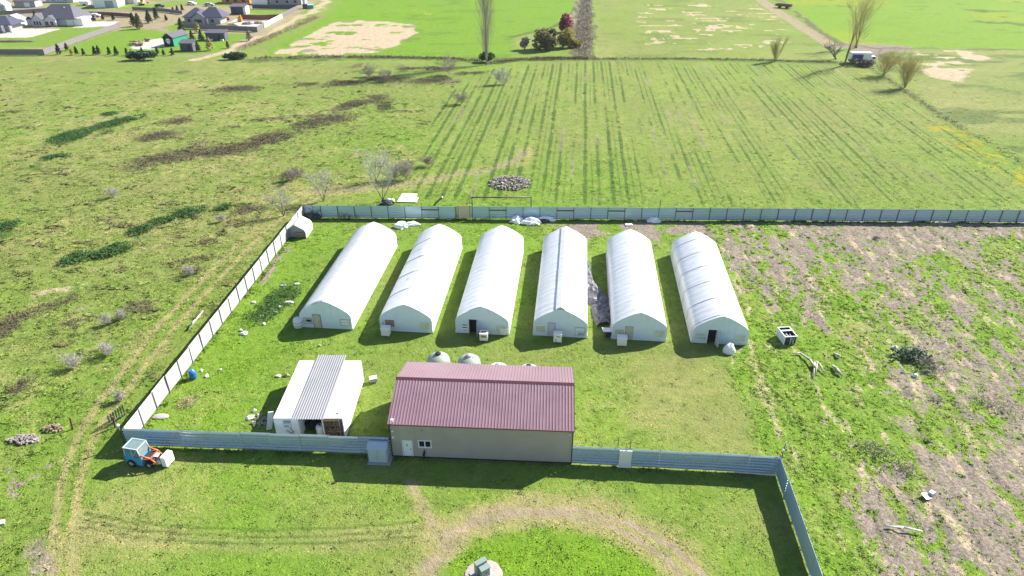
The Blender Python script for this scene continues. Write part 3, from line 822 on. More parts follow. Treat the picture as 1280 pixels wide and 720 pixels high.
GH_SPOTS = [  # front centre x, y ; label
    (-23.62, 72.9, "leftmost white greenhouse, nearest the pale fence, with a beige door beside a dark vent window"),
    (-13.35, 72.1, "white greenhouse with a brown board over its left window and a white box in front"),
    (-3.75, 71.6, "white greenhouse with half open dark doorway beside a slatted white vent, behind domed tanks"),
    (6.0, 71.0, "white greenhouse with a raised strip along its ridge and a closed grey door"),
    (15.7, 70.2, "white greenhouse with beige door and finely ribbed left slope, beside the grey plastic heap"),
    (25.5, 69.4, "rightmost white greenhouse, with black open doorway and seams across its left slope")]

def make_greenhouse(i):
    global _cover
    x, y, lab = GH_SPOTS[i]
    root = thing("greenhouse", lab, "greenhouse", (x, y, 0), -ROW, "row of white greenhouses")
    if _cover is None:
        o = greenhouse_cover().build("cover", M['film'], root); _cover = o.data
    else:
        o = bpy.data.objects.new("cover", _cover); COL.objects.link(o); o.parent = root
    door = {2: (-1.55, -0.70, 2.0), 5: (-1.52, -0.55, 2.05)}.get(i)
    end_wall(door).build("end_wall", M['endwall'], root)
    end_wall(None, GH_LEN, 1).build("end_wall", M['endwall'], root)
    sk = MB()
    for s in (-1, 1): sk.box((s * 3.39, GH_LEN / 2, 0.16), (0.05, GH_LEN - 0.1, 0.32))
    sk.build("base_board", M['frame_w'], root)
    if i == 0:
        gh_window(root, -2.35, 1.15, 0.55, 0.95, M['lilac'], M['pane'], 1)
        v = MB(); v.box((-2.2, -0.13, 1.08), (0.6, 0.06, 0.28)); v.build("vent_opening", M['black'], root)
        gh_door(root, -1.1, 0.9, 1.95, M['door_beige'], M['board'])
        gh_window(root, 2.5, 1.25, 0.55, 0.95, M['lilac'], M['ivory'], 1)
    elif i == 1:
        b = MB(); b.box((-2.05, -0.10, 1.2), (1.15, 0.05, 0.95)); b.build("board", M['board'], root)
        gh_window(root, -2.92, 0.5, 0.5, 1.0, M['frame_w'], M['pane'], 0)
        gh_window(root, 2.4, 1.3, 0.5, 1.1, M['endwall'], M['pane'], 0)
    elif i == 2:
        v = MB()
        v.box((-2.2, -0.09, 0.85), (0.75, 0.05, 1.25)); v.build("vent", M['white'], root)
        s = MB()
        for z in (1.28, 0.92): s.box((-2.2, -0.125, z), (0.6, 0.03, 0.13))
        s.box((-2.2, -0.125, 0.5), (0.5, 0.03, 0.05)); s.build("vent_slot", M['black'], root)
        gh_door(root, -1.12, 0.85, 2.0, M['door_grey'], M['black'], radians(-78))
        dk = MB(); dk.box((-1.12, 0.35, 1.0), (0.86, 0.05, 1.98)); dk.build("interior_shade_sheet", M['black'], root)  # added black sheet paints the unlit interior behind the doorway
        gh_window(root, 2.35, 1.35, 0.45, 1.0, M['endwall'], M['pane'], 0)
    elif i == 3:
        gh_window(root, -2.45, 1.35, 0.5, 1.05, M['frame_w'], M['pane'], 0)
        gh_door(root, -1.05, 0.8, 1.95, M['door_grey'], M['lilac'])
        gh_window(root, 2.45, 1.3, 0.35, 1.2, M['lilac'], M['endwall'], 1)
        v = MB(); v.box((2.6, -0.12, 0.62), (0.7, 0.05, 0.35)); v.build("vent_opening", M['frame_g'], root)
        r = MB()
        r.prism([(-0.56, 3.86), (0.0, 4.13), (0.56, 3.86), (0.56, 3.95), (0.0, 4.21), (-0.56, 3.95)], 'y', -0.03, GH_LEN)
        rv = r.build("ridge_vent", M['film'], root)
        for s in (-1, 1):
            t = MB(); rr = random.Random(5)
            pts = [(s * (0.60 + 0.03 * rr.random()), GH_LEN * k / 24, 3.94) for k in range(25)]
            for a, b in zip(pts, pts[1:]): t.tube(a, b, 0.045 if s < 0 else 0.03, n=5)
            t.build("edge_pipe", M['frame_g'], rv)
        c = MB(); c.prism([(-0.45, 4.0), (0, 4.215), (0.45, 4.0), (0.45, 4.07), (0, 4.3), (-0.45, 4.07)], 'y', -0.10, 0.06); c.build("vent_cap", M['board'], rv)
    elif i == 4:
        gh_window(root, -2.4, 1.3, 0.6, 1.0, M['frame_w'], M['pane'], 0)
        gh_door(root, -1.25, 0.85, 1.9, M['door_beige'], M['lilac'])
        gh_window(root, 2.5, 1.25, 0.6, 1.05, M['endwall'], M['pane'], 1)
    else:
        gh_window(root, -2.35, 1.4, 0.5, 1.0, M['endwall'], M['pane'], 1)
        gh_door(root, -1.04, 0.95, 2.05, M['door_grey'], M['frame_w'], radians(-75))
        dk = MB(); dk.box((-1.04, 0.45, 1.02), (0.96, 0.05, 2.0)); dk.build("interior_shade_sheet", M['black'], root)  # black sheet added as the darkness inside the open doorway
        gh_window(root, 2.4, 1.3, 0.5, 1.0, M['endwall'], M['pane'], 1)
    # straps / seams over the film
    yl = {5: [0.35, 4.4, 8.7, 13.0, 17.2, 21.3], 1: [4.2, 8.9, 13.4, 19.0], 4: [], 0: [0.2], 2: [], 3: []}[i]
    if yl:
        sm = MB(); rr = random.Random(i)
        for yy in yl:
            L = [(px_, pz) for px_, pz in GH_PROF if px_ <= 0.3]
            sh = rr.uniform(-0.2, 0.4)
            for k in range(len(L) - 1):
                a, b = L[k], L[k + 1]
                sm.tube((a[0] * 1.004, yy + sh * (k / 6), a[1] + 0.012), (b[0] * 1.004, yy + sh * ((k + 1) / 6), b[1] + 0.012), 0.028, n=4)
        sm.build("strap", M['bluegrey'] if i == 5 else M['frame_g'], root)
    if i in (2, 0):
        t = MB()
        for sx in (0.0, -0.75): t.tube((sx, -0.08, np.interp(abs(sx), [0, .75], [4.06, 3.81])), (sx - 0.75, -0.08, np.interp(abs(sx - 0.75), [0, .75, 1.55], [4.06, 3.81, 3.41])), 0.05, n=5)
        t.build("gable_strip", M['lilac'], root)
    if i == 1:
        t = MB()
        rr = random.Random(9)
        for yy, xx in ((7.2, -1.2), (13.6, -0.9), (16.2, -1.6)):
            zz = np.interp(abs(xx), [0, .75, 1.55, 2.35], [4.06, 3.81, 3.41, 2.93]) + 0.02
            t.box((xx, yy, zz), (0.55, 0.07, 0.015), 0.5, 0, 0, -0.5)
        t.build("patch", M['frame_g'], root)
    return root
for i in range(6): make_greenhouse(i)

def gh_point(i, lx, ly):
    x, y, _ = GH_SPOTS[i]
    c, s = cos(-ROW), sin(-ROW)
    return (x + lx * c - ly * s, y + lx * s + ly * c, 0)

def heater_box(loc, rz, label, w=0.95, d=0.8, h=1.05, dark=0.5, kind=0):
    root = thing("cooler_box", label, "cooler box", loc, rz, "boxes standing in front of the greenhouses")
    b = MB(); b.box((0, 0, h / 2 + 0.08), (w, d, h - 0.16)); b.build("casing", M['ivory'], root, bevel=0.03)
    f = MB()
    for sx in (-1, 1):
        for sy in (-1, 1): f.box((sx * (w / 2 - 0.08), sy * (d / 2 - 0.08), 0.05), (0.08, 0.08, 0.1))
    f.build("foot", M['frame_g'], root)
    lid = MB(); lid.box((0, 0, h + 0.045), (w + 0.06, d + 0.06, 0.09)); lid.build("lid", M['white'], root, bevel=0.02)
    if kind == 1:
        g = MB(); g.box((0, -d / 2 - 0.012, h * 0.72), (w * 0.62, 0.03, h * 0.26)); g.build("grille", M['board'], root)
        g = MB(); g.box((0, 0, h + 0.1), (w * 0.6, d * 0.5, 0.03)); g.build("top_hatch", M['board'], root)
    elif kind == 2:
        g = MB(); g.box((0.05, -d / 2 - 0.012, h * 0.8), (w * 0.45, 0.03, h * 0.14)); g.box((-0.2, -d / 2 - 0.012, h * 0.35), (w * 0.12, 0.03, h * 0.35)); g.build("grille", M['frame_g'], root)
    return root
heater_box(P(483, 419), -ROW, "white cooler box standing under the brown board of a greenhouse", 1.05, 0.9, 1.15)
heater_box(P(605, 425), -ROW, "white cooler box with a brown grille, beside the half open dark doorway", 1.0, 0.85, 1.1, 0.5, 1)
heater_box(P(630, 418), -ROW, "white cooler box tight against the right corner of a greenhouse, near the slatted vent", 0.95, 0.6, 0.95)
heater_box(P(697, 427), -ROW, "white cooler box with grey slots, in front of the closed grey door", 1.0, 0.8, 1.25, 0.5, 2)
heater_box(P(777, 431), -ROW, "white cooler box blocking the beige door of the ribbed greenhouse", 1.15, 0.9, 1.15)

def rough_lump(name, label, cat, loc, dims, mat, seed, group=None, sub=3, amp=0.35, rz=0):
    """crumpled heap: a noisy half ball with flat bottom"""
    bm = bmesh.new()
    bmesh.ops.create_icosphere(bm, subdivisions=sub, radius=1)
    rr = np.random.default_rng(seed)
    co = np.array([v.co[:] for v in bm.verts])
    k = 1 + amp * (fbm(co[:, 0] * 2 + seed, co[:, 1] * 2 + co[:, 2] * 1.7, 1.2, seed, 4) - 0.5) * 2 + amp * 0.4 * (rr.random(len(co)) - 0.5)
    for v, kk in zip(bm.verts, k):
        v.co = Vector((v.co.x * dims[0] / 2 * kk, v.co.y * dims[1] / 2 * kk, max(v.co.z, -0.12) * dims[2] * kk))
    me = bpy.data.meshes.new(name); bm.to_mesh(me); bm.free()
    me.materials.append(mat)
    o = bpy.data.objects.new(name, me); COL.objects.link(o)
    o.location = loc; o.rotation_euler = (0, 0, rz)
    return tag(o, label, cat, group)

# white tank and wrapped bale beside the greenhouses
t = thing("water_tank", "small white tank squeezed against the left corner of the leftmost greenhouse", "tank", P(373.5, 409))
m = MB(); m.lathe([(0.42, 0), (0.56, 0.1), (0.60, 0.5), (0.60, 1.0), (0.5, 1.3), (0.2, 1.42), (0.0, 1.43)], n=16); m.build("tank_body", M['ivory'], t)
m = MB()
for z in (0.45, 0.9): m.lathe([(0.615, z - 0.03), (0.625, z), (0.615, z + 0.03)], n=16)
m.build("band", M['frame_g'], t)
b = rough_lump("wrapped_bale", "bulging white wrapped bale on the grass right of the open black doorway", "bale", P(911, 439), (1.45, 1.35, 1.15), M['tarp'], 5, None, 3, 0.22)
b.scale = (1, 1, 1)
t = thing("trolley", "small dark trolley with a white sheet on top, beside the ribbed greenhouse", "trolley", P(759, 420), 0.1)
m = MB(); m.box((0, 0, 0.5), (0.75, 0.9, 0.75)); m.build("body", M['dark'], t)
m = MB(); m.box((-0.1, 0, 0.95), (1.1, 0.9, 0.08), 0, 0, 0, 0.12); m.build("top_sheet", M['white'], t)

# heap of old mulch film between two greenhouses
def heap_strip(name, label, cat, pts, mat, seed, hmax, n_across=9, fr=1.2):
    """long crumpled heap: cross sections along a line of (x, y, half width)"""
    m = MB(); prev = None
    P0 = []
    for (ax, ay, aw), (bx, by, bw) in zip(pts, pts[1:]):
        st = max(2, int(sqrt((bx - ax) ** 2 + (by - ay) ** 2) / 0.22))
        for k in range(st): P0.append((ax + (bx - ax) * k / st, ay + (by - ay) * k / st, aw + (bw - aw) * k / st))
    P0.append(pts[-1])
    V = []
    for j, (x, y, w) in enumerate(P0):
        for i in range(n_across):
            s = -1 + 2 * i / (n_across - 1)
            V.append((x + s * w, y, (1 - s * s)))
    V = np.array(V)
    nz = fbm(V[:, 0] + seed, V[:, 1], fr, seed, 4)
    V[:, 0] += 0.5 * (fbm(V[:, 0], V[:, 1], 0.8, seed + 3, 3) - 0.5)
    V[:, 2] = hmax * np.sqrt(np.maximum(V[:, 2], 0)) * (0.15 + 1.5 * nz) - 0.08
    fs = []
    for j in range(len(P0) - 1):
        for i in range(n_across - 1):
            a = j * n_across + i
            fs.append((a, a + 1, a + n_across + 1, a + n_across))
    m.add(V, fs)
    return tag(m.build(name, mat), label, cat)
heap_strip("plastic_heap", "long crumpled heap of grey plastic film lying between two greenhouses", "plastic heap",
           [(*P(757, 408)[:2], 1.3), (*P(752, 385)[:2], 1.5), (*P(746, 372)[:2], 1.6), (*P(738, 358)[:2], 0.9), (*P(735, 340)[:2], 0.4), (*P(733, 328)[:2], 0.25)], M['mulch'], 4, 0.75)
rough_lump("plastic_scrap", "white scrap of plastic on top end of the grey plastic heap between the greenhouses", "plastic scrap", P(735, 361) + Vector((0, 0, 0.35)), (0.7, 0.9, 0.25), M['tarp'], 8, None, 2, 0.5)

# ------------------------------------------------------------------ warehouse with the dusky red roof
WH_RZ = radians(-3.21)
WH_W, WH_D, WH_E, WH_R = 17.55, 9.75, 4.25, 5.9
wh = thing("warehouse", "long taupe metal warehouse with a dusky red ribbed roof", "warehouse", (-11.76, 50.0, 0), WH_RZ)
m = MB()
gable = [(0, 0), (WH_D, 0), (WH_D, WH_E), (WH_D / 2, WH_R - 0.08), (0, WH_E)]
wins = [(2.05, 0.95, 1.45, 1.1)]
rr = random.Random(2)
# front wall around its door and window openings
dx0, dx1, dh = 1.12, 2.02, 2.08
wx0, wx1, wz0, wz1 = 2.68, 3.92, 1.28, 2.22
for x0, x1, z0, z1 in ((0, dx0, 0, WH_E), (dx0, dx1, dh, WH_E), (dx1, wx0, 0, WH_E), (wx0, wx1, 0, wz0), (wx0, wx1, wz1, WH_E), (wx1, WH_W, 0, WH_E)):
    m.box(((x0 + x1) / 2, 0.06, (z0 + z1) / 2), (x1 - x0, 0.12, z1 - z0))
x = 0.23
while x < WH_W - 0.1:                                         # standing ribs
    if not (dx0 - 0.06 < x < dx1 + 0.06 or wx0 - 0.06 < x < wx1 + 0.06): m.box((x, -0.012, WH_E / 2), (0.05, 0.03, WH_E - 0.02))
    x += 0.305
m.build("front_wall", M['tan_wall'], wh)
m = MB(); m.box((WH_W / 2, WH_D - 0.06, WH_E / 2), (WH_W, 0.12, WH_E)); m.build("rear_wall", M['tan_wall'], wh)
for xx in (0.0, WH_W - 0.12):
    m = MB()
    m.prism([(0.12, 0), (WH_D - 0.12, 0), (WH_D - 0.12, WH_E), (WH_D / 2, WH_R - 0.1), (0.12, WH_E)], 'x', xx, xx + 0.12)
    m.build("end_wall", M['tan_wall'], wh)
def roof_slope(front):
    m = MB()
    oh = 0.16
    y0, y1 = (-oh, WH_D / 2) if front else (WH_D + oh, WH_D / 2)
    sl = (WH_R - WH_E) / (WH_D / 2)
    z0, z1 = WH_E - oh * sl + 0.02, WH_R + 0.02
    prof = []
    x = -0.15
    pitch = 0.305
    while x < WH_W + 0.15:
        prof += [(x, 0), (x + 0.20, 0), (x + 0.225, 0.038), (x + 0.28, 0.038)]
        x += pitch
    prof = [(min(px_, WH_W + 0.15), h) for px_, h in prof] + [(WH_W + 0.15, 0)]
    vs = [(px_, y0, z0 + h) for px_, h in prof] + [(px_, y1, z1 + h) for px_, h in prof]
    n = len(prof)
    vs += [(px_, y0, z0 - 0.03) for px_, h in prof] + [(px_, y1, z1 - 0.03) for px_, h in prof]
    fs = [(i, i + 1, n + i + 1, n + i) for i in range(n - 1)] + [(2 * n + i, 2 * n + i + 1, 3 * n + i + 1, 3 * n + i) for i in range(n - 1)]
    fs += [(i, i + 1, 2 * n + i + 1, 2 * n + i) for i in range(n - 1)]
    m.add(vs, fs)
    return m
roof_slope(True).build("roof", M['roof_red'], wh)
roof_slope(False).build("roof", M['roof_red'], wh)
m = MB(); m.prism([(WH_D / 2 - 0.22, WH_R - 0.01), (WH_D / 2, WH_R + 0.14), (WH_D / 2 + 0.22, WH_R - 0.01), (WH_D / 2, WH_R + 0.08)], 'x', -0.17, WH_W + 0.17)
m.build("ridge_cap", M['roof_trim'], wh)
m = MB(); m.box((WH_W / 2, -0.185, WH_E - 0.06), (WH_W + 0.3, 0.05, 0.12)); m.build("eave_trim", M['roof_trim'], wh)
for xx in (-0.012, WH_W + 0.012):
    m = MB(); m.box((xx, -0.02, WH_E / 2 - 0.03), (0.10, 0.12, WH_E - 0.1)); m.build("corner_trim", M['dark'], wh)
m = MB(); m.box((WH_W / 2, -0.04, 0.06), (WH_W, 0.05, 0.12)); m.build("base_trim", M['dark'], wh)
dd = part("door", wh, M['white'], (((dx0 + dx1) / 2, 0.04, dh / 2), (dx1 - dx0 - 0.06, 0.06, dh - 0.04)))
part("handle", dd, M['dark'], ((dx1 - 0.15, -0.01, 1.0), (0.06, 0.06, 0.12)))
part("sign_plate", dd, M['frame_g'], (((dx0 + dx1) / 2 - 0.03, 0.004, 1.5), (0.16, 0.02, 0.22)))
m = MB()
for c, d in ((((dx0) - 0.03, -0.02, dh / 2 + 0.03), (0.07, 0.07, dh + 0.06)), ((dx1 + 0.03, -0.02, dh / 2 + 0.03), (0.07, 0.07, dh + 0.06)), (((dx0 + dx1) / 2, -0.022, dh + 0.03), (dx1 - dx0, 0.07, 0.07))): m.box(c, d)
m.build("door_frame", M['white'], wh)
m = MB(); cx, cz, ww, hh = (wx0 + wx1) / 2, (wz0 + wz1) / 2, wx1 - wx0, wz1 - wz0
for c, d in (((cx, -0.01, wz0 + 0.05), (ww + 0.12, 0.1, 0.1)), ((cx, -0.01, wz1 - 0.03), (ww + 0.12, 0.1, 0.09)), ((wx0 + 0.02, -0.012, cz), (0.09, 0.1, hh)), ((wx1 - 0.02, -0.012, cz), (0.09, 0.1, hh)), ((cx, -0.012, cz), (0.09, 0.09, hh - 0.1))): m.box(c, d)
wf = m.build("window", M['frame_w'], wh)
part("pane", wf, M['glass'], ((cx, 0.05, cz), (ww, 0.03, hh)))
for zz in (3.35, 2.55):
    lamp = part("wall_lamp", wh, M['white'], ((0.28, -0.09, zz), (0.18, 0.16, 0.16)))
part("wall_lamp", wh, M['white'], ((WH_W - 0.3, -0.09, 3.75), (0.14, 0.14, 0.12)))
part("meter_box", wh, M['frame_g'], ((3.1, -0.06, 3.45), (0.16, 0.1, 0.18)))
m = MB(); m.tube((0.35, -0.05, WH_E + 0.15), (0.35, -0.05, WH_E + 0.42), 0.07, n=8); m.box((0.35, -0.05, WH_E + 0.47), (0.24, 0.24, 0.08)); m.build("roof_vent", M['white'], wh)
# black shovel-like tool leaning by the window
t = thing("wall_tool", "black bag hung low on the warehouse wall under the window", "bag", (-8.6, 49.66, 0), WH_RZ)
m = MB(); m.box((0, 0, 0.62), (0.22, 0.16, 0.55), 0, 0, 0, 0.2); m.build("bag_body", M['black'], t, bevel=0.04)
m = MB(); m.tube((0.02, 0.02, 0.85), (0.1, 0.05, 1.18), 0.03, n=6); m.tube((0, 0, 0.4), (0, -0.02, 0.0), 0.035, n=6); m.build("strap", M['black'], t)

# domed tanks behind the warehouse
def dome_tank(px, py, label, mat, lid, zt=2.35, r=1.32):
    p = P(px, py, zt)
    root = thing("dome_tank", label, "tank", (p.x, p.y, 0), 0, "domed tanks behind the warehouse")
    m = MB(); m.lathe([(r, 0), (r, 1.25), (r * 0.99, 1.4), (r * 0.9, 1.68), (r * 0.68, 1.93), (r * 0.4, 2.1), (0.34, 2.16), (0.0, 2.17)], n=32); m.build("tank_body", mat, root)
    m = MB(); m.lathe([(0.33, 2.12), (0.33, 2.30), (0.30, 2.36), (0.0, 2.37)], n=16); m.build("lid", lid, root)
    m = MB(); m.tube((0.55, -0.2, 1.98), (0.55, -0.2, 2.2), 0.06, n=8); m.build("vent_pipe", M['ivory'], root)
    m = MB()
    for z in (0.35, 0.75, 1.12): m.lathe([(r + 0.005, z - 0.04), (r + 0.03, z), (r + 0.005, z + 0.04)], n=32)
    m.build("rib", mat, root)
    return root
dome_tank(547.5, 441, "grey-green domed tank, leftmost behind the warehouse roof", M['tank'], M['black'])
dome_tank(586, 443.5, "grey-green domed tank with a grey lid, second from left behind the warehouse roof", M['tank'], M['frame_g'])
dome_tank(622.5, 455, "white domed tank whose tip just shows over the warehouse roof", M['white'], M['frame_g'])
dome_tank(661, 456.5, "pale domed tank with a black lid just showing over the warehouse roof", M['bluegrey'], M['black'])

# ------------------------------------------------------------------ two white containers with a sheet roof between
CT_L, CT_H = 9.7, 2.72
def container(x0, x1, label, open_front):
    root = thing("storage_container", label, "container", ((x0 + x1) / 2, 52.45, 0), 0, "white storage containers")
    w = x1 - x0
    m = MB(); n = 34
    for s in (-1, 1):
        vs, fs = [], []
        for k in range(n * 4 + 1):
            off = (0, 0.035, 0.035, 0)[k % 4]
            y = CT_L * k / (n * 4)
            vs += [(s * (w / 2 - 0.04 + off), y, 0.1), (s * (w / 2 - 0.04 + off), y, CT_H - 0.06)]
        fs = [(2 * k, 2 * k + 2, 2 * k + 3, 2 * k + 1) for k in range(n * 4)]
        m.add(vs, fs)
    m.build("side_wall", M['white'], root)
    m = MB(); m.box((0, CT_L / 2, CT_H - 0.03), (w, CT_L, 0.06)); m.build("roof", M['white'], root)
    part("floor", root, M['wood'], ((0, CT_L / 2, 0.1), (w - 0.1, CT_L, 0.08)))
    part("rear_wall", root, M['white'], ((0, CT_L - 0.03, CT_H / 2), (w - 0.05, 0.05, CT_H - 0.15)))
    m = MB()
    for s in (-1, 1):
        for y in (0.04, CT_L - 0.04): m.box((s * (w / 2 - 0.03), y, CT_H / 2 - 0.05), (0.1, 0.1, CT_H - 0.1))
        m.box((s * (w / 2 - 0.03), CT_L / 2, 0.06), (0.1, CT_L - 0.2, 0.12))
    m.build("corner_post", M['white'], root)
    if open_front:
        part("plywood_lining", root, M['ply'], ((0, 0.75, CT_H / 2), (w - 0.2, 0.05, CT_H - 0.3)), ((-w / 2 + 0.12, 0.4, CT_H / 2), (0.04, 0.65, CT_H - 0.3)), ((w / 2 - 0.12, 0.4, CT_H / 2), (0.04, 0.65, CT_H - 0.3)))
        sh = MB()
        for z in (0.85, 1.55, 2.15): sh.box((0, 0.42, z), (w - 0.34, 0.5, 0.05))
        sh.box((0.15, 0.2, 1.2), (0.06, 0.06, 1.9)); sh.box((0, 0.12, CT_H - 0.3), (w - 0.2, 0.06, 0.3))
        sh.build("shelf", M['ply'], root)
        g = MB(); rr = random.Random(4)
        for z in (0.9, 1.6):
            for k in range(5): g.box((-0.75 + 0.36 * k, 0.4, z + 0.17), (0.22, 0.3, rr.uniform(0.16, 0.34)), rr.uniform(-.3, .3))
        g.tube((-0.6, 0.1, 0.2), (0.6, 0.12, 1.7), 0.03); g.tube((0.6, 0.1, 0.3), (-0.5, 0.12, 1.5), 0.03)
        g.build("stored_goods", M['board'], root)
        m = MB(); m.tube((w / 2 - 0.38, -0.06, 0), (w / 2 - 0.38, -0.06, 3.35), 0.05); m.box((w / 2 - 0.42, -0.06, 3.4), (0.3, 0.12, 0.12)); m.build("lamp_post", M['frame_g'], root)
    else:
        fw = part("front_wall", root, M['white'], ((0, 0.03, CT_H / 2), (w - 0.1, 0.05, CT_H - 0.2)))
        ac = part("air_conditioner", root, M['ivory'], ((0.1, -0.16, 1.98), (0.62, 0.32, 0.44)))
        part("grille", ac, M['frame_g'], ((0.1, -0.325, 1.96), (0.5, 0.02, 0.3)))
        part("bracket", root, M['frame_g'], ((0.1, -0.012, 2.3), (0.75, 0.03, 0.28)))
        m = MB(); m.tube((0.25, -0.1, 1.7), (0.6, -0.1, 0.9), 0.05); m.tube((-0.1, -0.1, 1.2), (0.5, -0.08, 0.7), 0.06); m.build("pipe", M['frame_g'], root)
    return root
container(-23.82, -21.42, "white container with an air conditioner on its front, left of the sheet roof", False)
container(-19.02, -16.92, "white container open at the front to orange plywood shelves, right of the sheet roof", True)
m = MB(); prof = []
x = -22.0; k = 0
while x < -18.72:
    prof.append((x, 0.03 if (k % 4) in (1, 2) else 0.0)); x += (0.10, 0.045, 0.06, 0.045)[k % 4]; k += 1
y0, y1, z0, z1 = 52.25, 63.0, CT_H + 0.03, CT_H + 0.16
n = len(prof)
vs = [(a, y0, z0 + h) for a, h in prof] + [(a + 0.05, y1, z1 + h) for a, h in prof]
m.add(vs, [(i, i + 1, n + i + 1, n + i) for i in range(n - 1)])
o = m.build("sheet_roof", M['galv_roof']); sol = o.modifiers.new("thickness", 'SOLIDIFY'); sol.thickness = 0.012
tag(o, "grey corrugated sheet roof laid over the gap between the two white containers", "roof sheet")
# what is kept under it
t = thing("goods_pile", "dark jumble of stored goods under the corrugated sheet roof", "goods pile", (-20.2, 54.2, 0))
m = MB(); rr = random.Random(8)
for k in range(16): m.box((rr.uniform(-1.0, 1.0), rr.uniform(-0.6, 1.8), rr.uniform(0.2, 0.9)), (rr.uniform(.3, .8), rr.uniform(.3, .8), rr.uniform(.3, .9)), rr.uniform(0, 3), 0, rr.uniform(-.2, .2))
m.build("crate", M['dark'], t)
m = MB(); m.box((-0.2, 0.2, 1.1), (0.6, 0.5, 0.3), 0.4); m.box((0.3, 1.0, 1.3), (0.5, 0.5, 0.4), 1); m.build("box", M['board'], t)
t = thing("tall_barrel", "pale barrel standing in the mouth of the gap between the containers", "barrel", (-19.55, 53.0, 0))
m = MB(); m.lathe([(0.36, 0), (0.4, 0.1), (0.4, 1.15), (0.3, 1.35), (0, 1.4)], n=16); m.build("barrel_body", M['ivory'], t)
m = MB(); m.lathe([(0.1, 1.38), (0.1, 1.46), (0, 1.47)], n=10); m.build("cap", M['dark'], t)

# ------------------------------------------------------------------ metal fences round the yard
FH = 2.3
def rib_panel(L, ribs, depth, name, mat, parent):
    """sheet with horizontal box ribs; runs along +x from 0 to L, outside faces -y"""
    m = MB(); prof = [(0, 0.06)]
    step = (FH - 0.1) / ribs
    for k in range(ribs):
        z = 0.06 + k * step
        prof += [(0, z + step * 0.45), (-depth, z + step * 0.50), (-depth, z + step * 0.74), (0, z + step)]
    n = len(prof)
    vs = [(0.0, a, z) for a, z in prof] + [(L, a, z) for a, z in prof]
    vs += [(0.0, a + 0.015, z) for a, z in prof] + [(L, a + 0.015, z) for a, z in prof]
    fs = [(i, i + 1, n + i + 1, n + i) for i in range(n - 1)] + [(2 * n + i, 2 * n + i + 1, 3 * n + i + 1, 3 * n + i) for i in range(n - 1)]
    fs += [(n - 1, 2 * n - 1, 4 * n - 1, 3 * n - 1)]
    m.add(vs, fs)
    return m.build(name, mat, parent)

def fence(name, label, p0, p1, n, mat, ribs=6, depth=0.05, post_side=1, rails=(), skip=(), post_h=FH, pw=0.09, pmat='post'):
    p0, p1 = Vector(p0).to_3d(), Vector(p1).to_3d()
    d = p1 - p0
    L = d.length / n
    root = thing(name, label, "fence", p0, atan2(d.y, d.x))
    first = None; rr = random.Random(len(label))
    for k in range(n):
        if k in skip: continue
        if first is None:
            first = rib_panel(L - 0.012, ribs, depth, "panel", mat, root); o = first
        else:
            o = first.copy(); COL.objects.link(o); o.parent = root
        o.location = (k * L, rr.uniform(-0.012, 0.012), rr.uniform(-0.02, 0.02))
        o.rotation_euler = (rr.uniform(-0.02, 0.02), rr.uniform(-0.003, 0.003), rr.uniform(-0.004, 0.004))
    pm = MB(); pm.box((0, post_side * 0.075, (post_h - 0.02) / 2), (pw, 0.09, post_h - 0.02))
    pf = None
    for k in range(n + 1):
        if pf is None: pf = pm.build("post", M[pmat], root); o = pf
        else:
            o = pf.copy(); COL.objects.link(o); o.parent = root
        o.location = (k * L, 0, 0)
    for k, mt in rails:
        part("rail", root, mt, ((k * L + L / 2, post_side * 0.06 + 0.01, 1.62), (L * 1.05, 0.1, 0.16)))
    return root
fence("metal_fence", "grey ribbed metal fence in front of the yard, left of the warehouse", (-38.5, 51.5), (-12.0, 50.15), 9, M['galv_rib'], 6, 0.13)
fence("metal_fence", "blue-grey ribbed metal fence in front of the yard, right of the warehouse", (5.80, 48.97), (25.2, 47.55), 7, M['galv_rib'], 6, 0.13)
fence("metal_fence", "blue-grey metal fence running toward the viewer at the right of the front lawn", (25.2, 47.5), (23.0, 22.0), 9, M['galv'], 7, 0.045, 1)
fence("metal_fence", "pale sunlit metal fence along the left side of the yard, beside the wheel tracks", (-38.5, 51.55), (-35.55, 107.1), 20, M['galv_dull'], 9, 0.03, -1, pw=0.07, pmat='wood_grey')
fence("metal_fence", "long teal-grey metal fence along the back of the yard, behind the greenhouses", (-35.4, 107.2), (128.0, 104.6), 57, M['galv'], 7, 0.03, -1,
      [(7, M['rust']), (11, M['rust']), (15, M['rust']), (18, M['rust']), (22, M['rust'])], skip=(9,))
Lb = sqrt(163.4 ** 2 + 2.6 ** 2) / 57
t = thing("fence_gate", "narrow tan gate board in the back fence above the second greenhouse", "gate", (-35.4 + 9.5 * Lb, 107.05, 0))
part("gate_leaf", t, M['door_beige'], ((0, 0, 1.15), (1.6, 0.06, 2.25)))
for s in (-1, 1): part("gate_bar", t, M['orange'], ((s * 0.9, 0, 1.2), (0.12, 0.12, 2.4)))
for s in (-1, 1): part("infill", t, M['galv'], ((s * 1.2, 0.01, 1.15), (0.5, 0.04, 2.25)))
